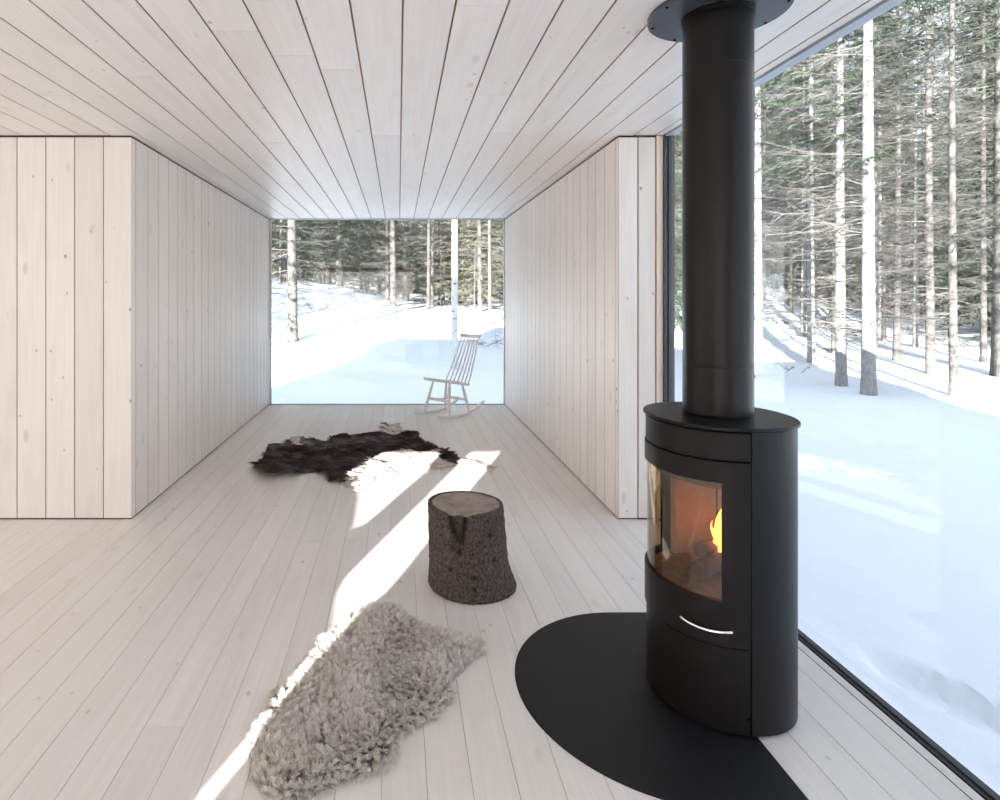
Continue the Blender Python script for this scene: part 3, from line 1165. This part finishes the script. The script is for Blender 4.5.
WHITE = [(340, 500), (344, 483), (360, 470), (370, 462), (383, 455), (396, 451.5), (420, 452), (441, 453), (440, 458), (447, 462), (458, 463.5), (462, 457.5), (475, 458), (500, 466), (500, 475), (430, 480), (360, 500)]
WHITE2 = [(376, 434.5), (380, 425), (395, 420), (408, 428), (405, 435), (392, 436)]
WHITE3 = [(286, 438), (300, 436), (304, 446), (292, 450)]
GREY = [(300, 445), (330, 441), (360, 438.5), (395, 439), (385, 445), (350, 447), (325, 452)]


def hide_tint(x_, y_):
    n1 = noise.noise(Vector((x_ * 7, y_ * 7, 3)))
    n2 = noise.noise(Vector((x_ * 9 + y_ * 3, y_ * 24, 8)))
    px, py = to_px(x_, y_)
    px += 4 * n2
    py += 2.0 * n1
    if inside(WHITE, px, py) or inside(WHITE2, px, py) or inside(WHITE3, px, py):
        return min(1, max(0.35, 0.93 + 0.25 * n2 - (0.75 if n1 * 0.7 + n2 > 0.52 else 0)))
    if inside(GREY, px, py):
        return min(0.62, max(0.2, 0.42 + 0.35 * n2))
    return min(0.50, max(0.04, 0.285 + 0.24 * n1 + 0.24 * n2))


def hide_z(x_, y_):
    e_ = edge_dist(rl, x_, y_)
    z = 0.010 + 0.020 * sstep(0, 0.12, e_)
    z += 0.040 * max(0, noise.noise(Vector((x_ * 3.2, y_ * 3.2, 6))) + 0.15)
    z += 0.012 * noise.noise(Vector((x_ * 8, y_ * 8, 2)))
    # curled far and left edges
    curl = max(0, noise.noise(Vector((x_ * 4.1, y_ * 4.1, 12))) + 0.25)
    if y_ > 0.15 or x_ < -0.55:
        z += 0.10 * curl * (1 - sstep(0.0, 0.10, e_))
    if x_ < -0.35:
        z += 0.022 * max(0, noise.noise(Vector((x_ * 6 + y_ * 3, y_ * 9, 22))))
    return max(z, 0.006)


hm = pelt_mesh(rl, 0.022, hide_z)
ho = hm.build('pelt', M['fur'], hide)
ta = ho.data.attributes.new('tint', 'FLOAT', 'POINT')
ta.data.foreach_set('value', [hide_tint(v[0], v[1]) for v in hm.v])
strands, tints, radii = [], [], []
bx = (min(p[0] for p in rl), max(p[0] for p in rl), min(p[1] for p in rl), max(p[1] for p in rl))
tuft = 0
while tuft < 3400:
    x_, y_ = hr.uniform(bx[0], bx[1]), hr.uniform(bx[2], bx[3])
    if not inside(rl, x_, y_):
        continue
    tuft += 1
    e_ = edge_dist(rl, x_, y_)
    z = hide_z(x_, y_)
    tn = hide_tint(x_, y_)
    dirv = Vector((-0.75, -0.25, 0.28)) + Vector((noise.noise(Vector((x_ * 5, y_ * 5, 1))), noise.noise(Vector((x_ * 5, y_ * 5, 7))), 0)) * 0.9
    if e_ < 0.05:
        dirv += Vector((x_, y_, -0.15)).normalized() * 0.5
    ln = hr.uniform(0.025, 0.045) * (0.45 + 0.55 * sstep(0, 0.06, e_))
    tip = dirv.normalized() * ln
    for _ in range(6):
        r0 = Vector((x_ + hr.gauss(0, 0.010), y_ + hr.gauss(0, 0.010), z))
        tt = tip + Vector((hr.gauss(0, 0.007), hr.gauss(0, 0.007), hr.gauss(0, 0.004)))
        s_ = []
        for k in range(4):
            t = k / 3
            p = r0 + tt * t
            p.z = max(0.004, p.z - 0.006 * t * t)
            s_.append(tuple(p))
        strands.append(s_)
        tints.append(min(1, max(0, tn + hr.gauss(0, 0.05))))
        radii.append([0.0022, 0.0019, 0.0014, 0.0006])
hair('fur', strands, tints, radii, M['fur'], hide)


# ================================================================== ROCKING CHAIR
ch = empty('rocking_chair', (0.580, 7.10, 0.0), math.atan2(-0.70, -0.71))
tag(ch, 'white painted spindle-back rocking chair standing before the far window', 'chair')
CP = M['chairpaint']


def flat_bar(mb, pts, w_, t_, side):
    """Strip with a rectangular section along pts; side = width direction."""
    n_ = len(mb.v)
    S_ = Vector(side).normalized()
    pts = [Vector(p) for p in pts]
    for i, p in enumerate(pts):
        T = (pts[min(i + 1, len(pts) - 1)] - pts[max(i - 1, 0)]).normalized()
        U = T.cross(S_).normalized()
        for a_, c_ in ((-1, -1), (1, -1), (1, 1), (-1, 1)):
            mb.v.append(tuple(p + S_ * a_ * w_ / 2 + U * c_ * t_ / 2))
    for i in range(len(pts) - 1):
        for k in range(4):
            k2 = (k + 1) % 4
            mb.face([n_ + 4 * i + k, n_ + 4 * i + k2, n_ + 4 * i + 4 + k2, n_ + 4 * i + 4 + k])
    mb.face([n_, n_ + 1, n_ + 2, n_ + 3][::-1])
    e_ = n_ + 4 * (len(pts) - 1)
    mb.face([e_, e_ + 1, e_ + 2, e_ + 3])


# local frame: +x = the way the sitter faces, y = side, z up
def rocker_z(x_):
    q = abs(x_ + 0.02)
    return 0.013 + q * q * (0.22 if x_ > -0.02 else 0.62)


for sd in (-1, 1):
    b = MB()
    flat_bar(b, [(0.37 - 0.82 * i / 18, sd * 0.19, rocker_z(0.37 - 0.82 * i / 18)) for i in range(19)], 0.026, 0.026, (0, 1, 0))
    b.build('rocker', CP, ch)
# seat: dished slab tilted back
b = MB()
SEATF, SEATB = (0.20, 0.408), (-0.20, 0.333)


def seat_pt(u_, v_, top):
    x_ = SEATB[0] + (SEATF[0] - SEATB[0]) * u_
    z_ = SEATB[1] + (SEATF[1] - SEATB[1]) * u_
    hw = 0.190 + 0.030 * u_ - 0.02 * (2 * u_ - 1) ** 4
    x_ += 0.015 * (1 - v_ * v_) * (1 if u_ > 0.5 else -0.6) * abs(2 * u_ - 1)
    z_ += (0.036 - 0.010 * (1 - v_ * v_) * math.sin(PI * u_)) if top else 0.0
    return (x_, v_ * hw, z_)


NU = NV = 14
for top in (False, True):
    for i in range(NU + 1):
        for j in range(NV + 1):
            b.v.append(seat_pt(i / NU, 2 * j / NV - 1, top))
K = (NU + 1) * (NV + 1)
for i in range(NU):
    for j in range(NV):
        q = [i * (NV + 1) + j, (i + 1) * (NV + 1) + j, (i + 1) * (NV + 1) + j + 1, i * (NV + 1) + j + 1]
        b.face(q[::-1])
        b.face([K + k for k in q])
bd = [(i, 0) for i in range(NU)] + [(NU, j) for j in range(NV)] + [(i, NV) for i in range(NU, 0, -1)] + [(0, j) for j in range(NV, 0, -1)]
bd = [i * (NV + 1) + j for i, j in bd]
for a_, c_ in zip(bd, bd[1:] + bd[:1]):
    b.face([a_, c_, K + c_, K + a_])
b.build('seat', CP, ch)
# legs onto the rockers
for sd in (-1, 1):
    for (tx, bx_) in ((0.11, 0.20), (-0.12, -0.17)):
        b = MB()
        tz = SEATB[1] + (SEATF[1] - SEATB[1]) * (tx + 0.20) / 0.40 + 0.006
        P, Q = Vector((tx, sd * 0.125, tz)), Vector((bx_, sd * 0.19, rocker_z(bx_) + 0.008))
        b.tube([P, P.lerp(Q, 0.35), P.lerp(Q, 0.6), Q], [0.012, 0.019, 0.018, 0.012], 10)
        b.build('leg', CP, ch)
for (tx, bx_, fz) in ((0.11, 0.20, 0.5), (-0.12, -0.17, 0.55)):
    b = MB()
    y_ = 0.125 + 0.065 * fz
    x_ = tx + (bx_ - tx) * fz
    z_ = 0.365 + (rocker_z(bx_) - 0.365) * fz
    flat_bar(b, [(x_, -y_, z_), (x_, 0, z_ - 0.004), (x_, y_, z_)], 0.014, 0.032, (1, 0, 0))
    b.build('stretcher', CP, ch)
b = MB()
for sd in (-1, 1):
    pass
flat_bar(b, [(0.155, 0, 0.200), (0.0, 0, 0.196), (-0.148, 0, 0.190)], 0.045, 0.012, (0, 1, 0))
b.build('stretcher', CP, ch)
# back: seven spindles and a bowed crest rail
NSP = 7
for k in range(NSP):
    v_ = -1 + 2 * k / (NSP - 1)
    P = Vector((-0.165 - 0.012 * (1 - v_ * v_), v_ * 0.178, 0.355))
    Q = Vector((-0.425 - 0.025 * (1 - v_ * v_), v_ * 0.128, 0.900))
    b = MB()
    b.tube([P, P.lerp(Q, 0.3) + Vector((-0.012, 0, 0)), P.lerp(Q, 0.65) + Vector((-0.012, 0, 0)), Q], [0.009, 0.010, 0.009, 0.0075], 8)
    b.build('spindle', CP, ch)
b = MB()
cp = []
for i in range(13):
    v_ = -1 + 2 * i / 12
    cp.append((-0.428 - 0.030 * (1 - v_ * v_), v_ * 0.155, 0.905 + 0.012 * v_ * v_))
flat_bar(b, cp, 0.042, 0.020, (-0.42, 0, 0.9))
b.build('crest_rail', CP, ch)


# ================================================================== FOREST
tr = random.Random(11)


def rv(a, b_):
    return tr.uniform(a, b_)


def twig_spray(mb, P, dirv, ln, r0, detail):
    """A dead branch: bowed main stem with forked side twigs."""
    n_ = 5
    pts = []
    d = Vector(dirv)
    p = Vector(P)
    for i in range(n_ + 1):
        pts.append(p.copy())
        d = (d + Vector((rv(-.12, .12), rv(-.12, .12), rv(-.10, .12) + 0.05))).normalized()
        p = p + d * ln / n_
    mb.tube(pts, [r0 * (1 - 0.85 * i / n_) for i in range(n_ + 1)], 3, 0, False)
    for i in range(detail):
        t = rv(0.15, 0.98)
        k = min(n_ - 1, int(t * n_))
        q = pts[k].lerp(pts[k + 1], t * n_ - k)
        ax = (pts[k + 1] - pts[k]).normalized()
        sd = ax.cross(Vector((0, 0, 1))).normalized() * (1 if i % 2 else -1)
        td = (ax * rv(.3, .8) + sd * rv(.4, 1.0) + Vector((0, 0, rv(-.55, .25)))).normalized()
        tl = ln * rv(.16, .42) * (1.15 - 0.7 * t)
        q1 = q + td * tl * .5 + Vector((0, 0, rv(-.04, .02)))
        q2 = q1 + (td + Vector((rv(-.3, .3), rv(-.3, .3), rv(-.3, .2)))).normalized() * tl * .5
        mb.tube([q, q1, q2], [r0 * .40, r0 * .30, r0 * .13], 3, 0, False)
        for _ in range(2):
            s0 = q.lerp(q2, rv(.25, .9))
            s1 = s0 + (td + Vector((rv(-.9, .9), rv(-.9, .9), rv(-.7, .3)))).normalized() * tl * rv(.25, .5)
            mb.tube([s0, s1], [r0 * .24, r0 * .10], 3, 0, False)


def needle_frond(mb, tints, P, dirv, ln, dens, tw, droop):
    """Living branch: stem line with many short needle-clad shoots (thin crossed blades)."""
    n_ = 4
    p = Vector(P)
    d = Vector(dirv).normalized()
    pts = [p.copy()]
    for i in range(n_):
        d = (d + Vector((rv(-.1, .1), rv(-.1, .1), -droop + 0.10 * i))).normalized()
        p = p + d * ln / n_
        pts.append(p.copy())
    for i in range(dens):
        t = rv(0.08, 1.0)
        k = min(n_ - 1, int(t * n_))
        q = pts[k].lerp(pts[k + 1], t * n_ - k)
        ax = (pts[k + 1] - pts[k]).normalized()
        sd = ax.cross(Vector((0, 0, 1)))
        if sd.length < 1e-3:
            sd = Vector((1, 0, 0))
        sd = sd.normalized() * (1 if i % 2 else -1)
        td = (ax * rv(.4, 1.0) + sd * rv(.2, 1.0) + Vector((0, 0, rv(-.8, .15)))).normalized()
        tl = (0.12 + 0.26 * (1 - t)) * rv(.5, 1.1) * (0.5 + 0.3 * ln)
        e_ = q + td * tl
        w1_ = td.cross(Vector((rv(-1, 1), rv(-1, 1), rv(-1, 1)))).normalized() * tw * rv(.6, 1.2)
        w2_ = td.cross(w1_).normalized() * tw * rv(.6, 1.2)
        tn = min(1, max(0, rv(0.05, 0.75) + 0.25 * t))
        for w_ in (w1_, w2_):
            n0_ = len(mb.v)
            m_ = q.lerp(e_, 0.55)
            mb.v += [tuple(q), tuple(m_ + w_), tuple(e_), tuple(m_ - w_)]
            mb.face([n0_, n0_ + 1, n0_ + 2, n0_ + 3])
            tints.append(tn)


def trunk_mesh(h, r0, sides=12, bend=0.15, flare=0.16, top=0.12):
    b = MB()
    n_ = 16
    pts, rr_ = [], []
    ax_, ay_ = rv(-1, 1) * bend, rv(-1, 1) * bend
    for i in range(n_ + 1):
        t = (i / n_) ** 1.5
        z = -0.25 + (h + 0.25) * t
        pts.append((ax_ * (t * t) + 0.03 * math.sin(3 * t + ax_ * 9), ay_ * (t * t) + 0.03 * math.sin(4 * t), z))
        rr_.append(r0 * ((1 - t) * (1 - top) + top) * (1 + flare * math.exp(-max(0, z) / 0.16)))
    b.tube(pts, rr_, sides)
    for i, v in enumerate(b.v):
        k = 1 + 0.06 * noise.noise(Vector((v[0] * 9, v[1] * 9, v[2] * 1.4)))
        b.v[i] = (v[0] * k, v[1] * k, v[2])
    return b, pts, rr_


def along(pts, z):
    for p, q in zip(pts[:-1], pts[1:]):
        if q[2] >= z:
            t = (z - p[2]) / (q[2] - p[2])
            return Vector(p).lerp(Vector(q), t)
    return Vector(pts[-1])


def with_tint(o, tints):
    a = o.data.attributes.new('tint', 'FLOAT', 'FACE')
    a.data.foreach_set('value', tints)


def make_spruce(name, h, r0, dead, green, bark, detail=14, needle='needle', gdens=64, gtw=0.012, deadlen=(0.7, 2.0)):
    """dead = (z0, z1, n) bare branches, green = (z0, z1, n, longest) living fronds."""
    root = empty(name, (0, 0, 0))
    tb, pts, rr_ = trunk_mesh(h, r0)
    tb.build('trunk', M[bark], root)
    if dead[2]:
        b = MB()
        for i in range(dead[2]):
            z = rv(dead[0], dead[1])
            a = rv(0, 2 * PI)
            p = along(pts, z)
            ln = rv(*deadlen) * (0.45 + 0.55 * min(1, (z - dead[0] + 0.6) / 2.5))
            twig_spray(b, p, (math.cos(a), math.sin(a), rv(-.30, .12)), ln, rv(.007, .013), detail)
        tag(b.build('dead_branches', M['twig'], root), kind='stuff')
    if green[2]:
        b = MB()
        tn = []
        for i in range(green[2]):
            t = (i + rv(0, 1)) / green[2]
            z = green[0] + (green[1] - green[0]) * t
            a = i * 2.39996 + rv(-.4, .4)
            p = along(pts, z)
            ln = green[3] * (1 - t) ** 0.75 * rv(.75, 1.1) + 0.25
            needle_frond(b, tn, p, (math.cos(a), math.sin(a), 0.05), ln, int(gdens * (0.5 + 0.5 * ln / green[3])), gtw, 0.16)
        o = b.build('foliage', M[needle], root)
        with_tint(o, tn)
        tag(o, kind='stuff')
    return root


def place(px, py):
    """Where the sight line through a pixel meets the snow."""
    u = (px - 398.5) / 600
    d = 8.0
    while d < 70:
        if EYE - (py - 297) / 600 * d <= ground_z(u * d, d):
            break
        d += 0.05
    return u * d, d


def hang(o, x_, y_, s_, label, group=None, rz=None, cat='tree'):
    o.location = (x_, y_, ground_z(x_, y_) - 0.02)
    o.rotation_euler = (0, 0, rv(0, 6.28) if rz is None else rz)
    o.scale = (s_[0], s_[0], s_[1])
    tag(o, label, cat, group)


PROTO = [make_spruce('spruce_tree', 15, 0.11, (0.9, 8.5, 135), (6.2, 15, 80, 2.0), 'greybark'),
         make_spruce('spruce_tree', 17, 0.10, (1.2, 9.5, 130), (7.5, 17, 80, 2.2), 'bark'),
         make_spruce('spruce_tree', 14, 0.12, (0.7, 7.5, 140), (5.0, 14, 90, 2.2), 'greybark'),
         make_spruce('spruce_tree', 16, 0.09, (1.5, 10, 125), (7.0, 16, 70, 1.8), 'bark')]
GREEN = [make_spruce('spruce_tree', 13, 0.12, (0.5, 2, 20), (0.5, 13, 210, 2.9), 'bark', 9, 'needle', 80, 0.014),
         make_spruce('spruce_tree', 15, 0.13, (0.6, 3, 20), (1.4, 15, 220, 3.0), 'bark', 9, 'needle', 80, 0.014),
         make_spruce('spruce_tree', 12, 0.11, (0.4, 5, 40), (0.5, 12, 170, 2.5), 'bark', 10, 'olive', 80, 0.013)]
used = {}


def take(lst, i):
    o = lst[i]
    if id(o) in used:
        return copy_tree(o)
    used[id(o)] = 1
    return o


taken = []


def spruce(px, py, wpx, lst, i, label, hs=None, group=None):
    x_, y_ = place(px, py)
    base = {0: 0.11, 1: 0.10, 2: 0.12, 3: 0.09}[i] if lst is PROTO else 0.12
    s_ = (wpx * y_ / 600 / 2) / base * 0.95
    s_ = max(0.35, min(1.7, s_))
    o = take(lst, i)
    hang(o, x_, y_, (s_, hs if hs else max(0.85, min(1.15, s_))), label, group)
    taken.append((x_, y_))
    return o


# outside the side window, from the pipe to the right edge
spruce(758, 358, 9, PROTO, 0, 'pale spruce trunk just right of the flue pipe, partly behind it')
spruce(812, 363, 8, PROTO, 2, 'slim pale spruce trunk, second to the right of the flue pipe')
spruce(842, 386, 11, PROTO, 2, 'stout spruce trunk with grey foot, next left of the whitest trunk')
spruce(869, 395, 13.5, PROTO, 0, 'thickest and whitest spruce trunk outside the side window, nearest the house')
spruce(897, 361, 7, PROTO, 1, 'darker spruce trunk next right of the whitest trunk, standing further back')
spruce(930, 374, 8.5, PROTO, 3, 'slim spruce trunk in mid distance left of the near slender spruce')
spruce(953, 396, 8, PROTO, 1, 'slender near spruce trunk with widened foot on the right of the side window')
spruce(997, 376, 10, PROTO, 3, 'spruce trunk cut by the right edge of the photo')
spruce(803, 336, 5, PROTO, 0, 'dark thin spruce trunk deep in the woods left of the slim pale one')
spruce(915, 347, 5, PROTO, 2, 'thin dark spruce trunk between two mid distance trunks, well back')
spruce(791, 313, 4, PROTO, 3, 'thin far spruce trunk at the foot of the snowy rise beside the pipe')
spruce(879, 326, 4, PROTO, 2, 'short looking far spruce trunk just right of the whitest trunk')
spruce(984, 362, 6, PROTO, 1, 'brown spruce trunk half behind the trunk at the right edge')
# outside the far window
spruce(293, 341, 11, PROTO, 1, 'grey spruce trunk nearest the left side of the far window')
spruce(393, 307, 6.5, PROTO, 1, 'straight spruce trunk in the middle of the far window')
spruce(428.5, 309, 4, PROTO, 3, 'thin spruce trunk between the middle trunk and the birch')
spruce(490, 325, 4, PROTO, 3, 'thin spruce trunk at the right side of the far window')

# birch in front of the chair's back
bt_ = empty('birch_tree', (0, 0, 0))
tb, pts, _ = trunk_mesh(14, 0.088, 14, 0.2, 0.25)
tb.build('trunk', M['birch'], bt_)
b = MB()
for i in range(40):
    z = rv(5, 13)
    a = rv(0, 2 * PI)
    twig_spray(b, along(pts, z), (math.cos(a), math.sin(a), rv(.3, .8)), rv(.8, 2.0), .010, 9)
tag(b.build('branches', M['twig'], bt_), kind='stuff')
x_, y_ = place(454.5, 369)
hang(bt_, x_, y_, (1.0, 1.0), 'white birch trunk with dark marks outside the far window behind the chair', rz=0.4)
taken.append((x_, y_))


def sapling(px, py, h, lean, label, wide=0.020):
    root = empty('sapling', (0, 0, 0))
    b = MB()
    pts = [(0, 0, -0.15), (lean * .3, 0, h * .35), (lean * .7, 0.02, h * .7), (lean, 0, h)]
    b.tube(pts, [wide, wide * .8, wide * .5, wide * .2], 6)
    b.build('stem', M['bark'], root)
    b = MB()
    for i in range(16):
        a = rv(0, 6.28)
        twig_spray(b, along(pts, rv(h * .3, h * .98)), (math.cos(a), math.sin(a), rv(.1, .7)), rv(.2, .55), .004, 4)
    tag(b.build('twigs', M['twig'], root), kind='stuff')
    x_, y_ = place(px, py)
    hang(root, x_, y_, (1, 1), label, rz=0)
    taken.append((x_, y_))


sapling(474, 331, 3.2, 0.05, 'thin bare sapling right of the birch beyond the far window', 0.03)
sapling(353.5, 332, 1.6, 0.0, 'thin bare stem standing alone in the snow left of the middle trunk', 0.022)
sapling(482, 334, 2.6, -0.1, 'bare leaning sapling close to the right frame of the far window', 0.022)


def brush(px, py, n_, ln, label, up=0.5):
    root = MB()
    for i in range(n_):
        a = rv(0, 6.28)
        twig_spray(root, (rv(-.25, .25), rv(-.25, .25), -0.03), (math.cos(a), math.sin(a), rv(0.05, up)), rv(ln * .5, ln), .008, 9)
    o = root.build('bare_shrub', M['twig'])
    x_, y_ = place(px, py)
    hang(o, x_, y_, (1, 1), label, rz=0, cat='shrub')


brush(314, 312, 22, 1.6, 'low bare shrub in the snow right of the grey trunk at far window', 1.0)
brush(380, 313, 8, 0.8, 'small tuft of twigs in the snow at the foot of the middle trunk', 0.7)
brush(404, 306, 9, 0.9, 'small bare shrub on the snow right of the middle trunk', 0.7)
brush(492, 345, 14, 1.6, 'fallen bare branches on the snow by the right frame of far window', 0.18)
brush(975, 347, 16, 1.8, 'tangle of fallen branches under the spruces at right, on shaded snow', 0.3)
brush(966, 352, 12, 1.2, 'low brush on the snow right of the slender near spruce', 0.5)
brush(785, 371, 6, 0.5, 'tiny dry weeds poking from the snow beside the flue pipe', 1.0)

# greener spruces that stand out
spruce(405, 300, 7, GREEN, 0, 'dense dark green spruce behind the middle trunk in the far window', 1.0)
spruce(440, 305, 6, GREEN, 2, 'sunlit olive spruce with drooping boughs left of the birch', 0.9)
spruce(480, 312, 6, GREEN, 2, 'sunlit olive spruce right of the birch in the far window', 1.05)
spruce(985, 330, 7, GREEN, 0, 'dense green spruce behind the trunks at the right edge of photo', 1.05)
spruce(283, 283, 7, GREEN, 1, 'dark spruce on the snowy rise behind the grey trunk at left', 1.0)
spruce(340, 286, 7, GREEN, 1, 'dark spruce on the rise left of the middle trunk', 1.1)

# the crowd behind
count = 0
tries = 0
while count < 190 and tries < 6000:
    tries += 1
    u = rv(-0.42, 1.25)
    d = rv(17, 52) if u > 0.35 else rv(27, 55)
    x_, y_ = u * d, d
    if any((x_ - a) ** 2 + (y_ - c_) ** 2 < (1.1 if d < 35 else 1.6) ** 2 for a, c_ in taken):
        continue
    taken.append((x_, y_))
    count += 1
    far = d > 33
    if tr.random() < (0.62 if far else 0.22):
        i = tr.choice([0, 1, 1, 2])
        o = take(GREEN, i)
        hang(o, x_, y_, (rv(.85, 1.15), rv(.95, 1.3)), 'green spruce in the dense woods in the background', 'green spruces in the background')
    else:
        i = tr.choice([0, 1, 2, 3])
        o = take(PROTO, i)
        s_ = rv(.65, 1.15)
        hang(o, x_, y_, (s_, rv(.9, 1.15)), 'bare stemmed spruce among many deep in the woods', 'bare stemmed spruces deep in the woods')


# a thicket of green spruces closing the view at the back
for k in range(46):
    u = -0.35 + 1.55 * (k + rv(0, 1)) / 46
    d = rv(46, 60)
    o = take(GREEN, tr.choice([0, 1, 1, 0]))
    hang(o, u * d, d, (rv(.9, 1.2), rv(1.0, 1.35)), 'green spruce in the dense woods in the background', 'green spruces in the background')
# bare stemmed spruces behind the house whose trunks draw shadows over the snow
for (x_, y_) in ((-0.6, -15.5), (1.2, -19), (2.6, -14.5), (3.6, -22), (5.2, -17), (6.5, -24), (8.0, -16)):
    o = take(PROTO, tr.choice([0, 1, 2, 3]))
    hang(o, x_, y_, (1.1, 1.1), 'bare stemmed spruce standing behind the house', 'bare stemmed spruces behind the house')
# unseen spruces added behind the house to shade snow and trees at far left
for (x_, y_) in ((-15.5, -7), (-13, -3.5), (-18, -10), (-20.5, -6), (-23, -11), (-17, -1.5)):
    o = take(GREEN, tr.choice([0, 1]))
    hang(o, x_, y_, (1.15, 1.45), 'unseen tall green spruce added for shade left of and behind the house', 'shade spruces added behind the house')


# ================================================================== LIGHT, SKY, CAMERA
world = bpy.data.worlds.new('winter_sky')
SC.world = world
world.use_nodes = True
nt = world.node_tree
nt.nodes.clear()
wo = nt.nodes.new('ShaderNodeOutputWorld')
bg = nt.nodes.new('ShaderNodeBackground')
tc = nt.nodes.new('ShaderNodeTexCoord')
sp = nt.nodes.new('ShaderNodeSeparateXYZ')
nt.links.new(tc.outputs['Generated'], sp.inputs[0])
skyc = ramp(nt, sp.outputs[2], [(0.0, (0.92, 0.94, 0.97)), (0.35, (0.76, 0.85, 0.98)), (1.0, (0.56, 0.70, 0.93))])
nt.links.new(skyc, bg.inputs[0])
bg.inputs[1].default_value = 0.5
nt.links.new(bg.outputs[0], wo.inputs[0])

KZ = 0.2068
dirs = Vector((0.38, 1.0, -KZ)).normalized()
sl = bpy.data.lights.new('sun', 'SUN')
sl.energy = 10.0
sl.color = (1.0, 0.962, 0.93)
sl.angle = math.radians(0.16)
so = link('sun', sl)
so.rotation_euler = dirs.to_track_quat('-Z', 'Y').to_euler()
so.location = (-6, -14, 8)

cam = bpy.data.cameras.new('camera')
cam.sensor_fit = 'HORIZONTAL'
cam.sensor_width = 36.0
cam.lens = 21.6
cam.shift_x = 0.1015
cam.shift_y = -0.103
cam.clip_start = 0.05
cam.clip_end = 400
co = link('camera', cam)
co.location = (0, 0, EYE)
co.rotation_euler = (PI / 2, 0, 0)
SC.camera = co

vs = SC.view_settings
vs.view_transform = 'Standard'
vs.look = 'None'
vs.gamma = 1.0
vs.use_curve_mapping = False
vs.exposure = 2.0
cy = SC.cycles
cy.use_denoising = True
cy.max_bounces = 14
cy.diffuse_bounces = 7
cy.glossy_bounces = 5
cy.transparent_max_bounces = 24
cy.transmission_bounces = 6
cy.caustics_reflective = False
cy.caustics_refractive = False
cy.sample_clamp_indirect = 8.0
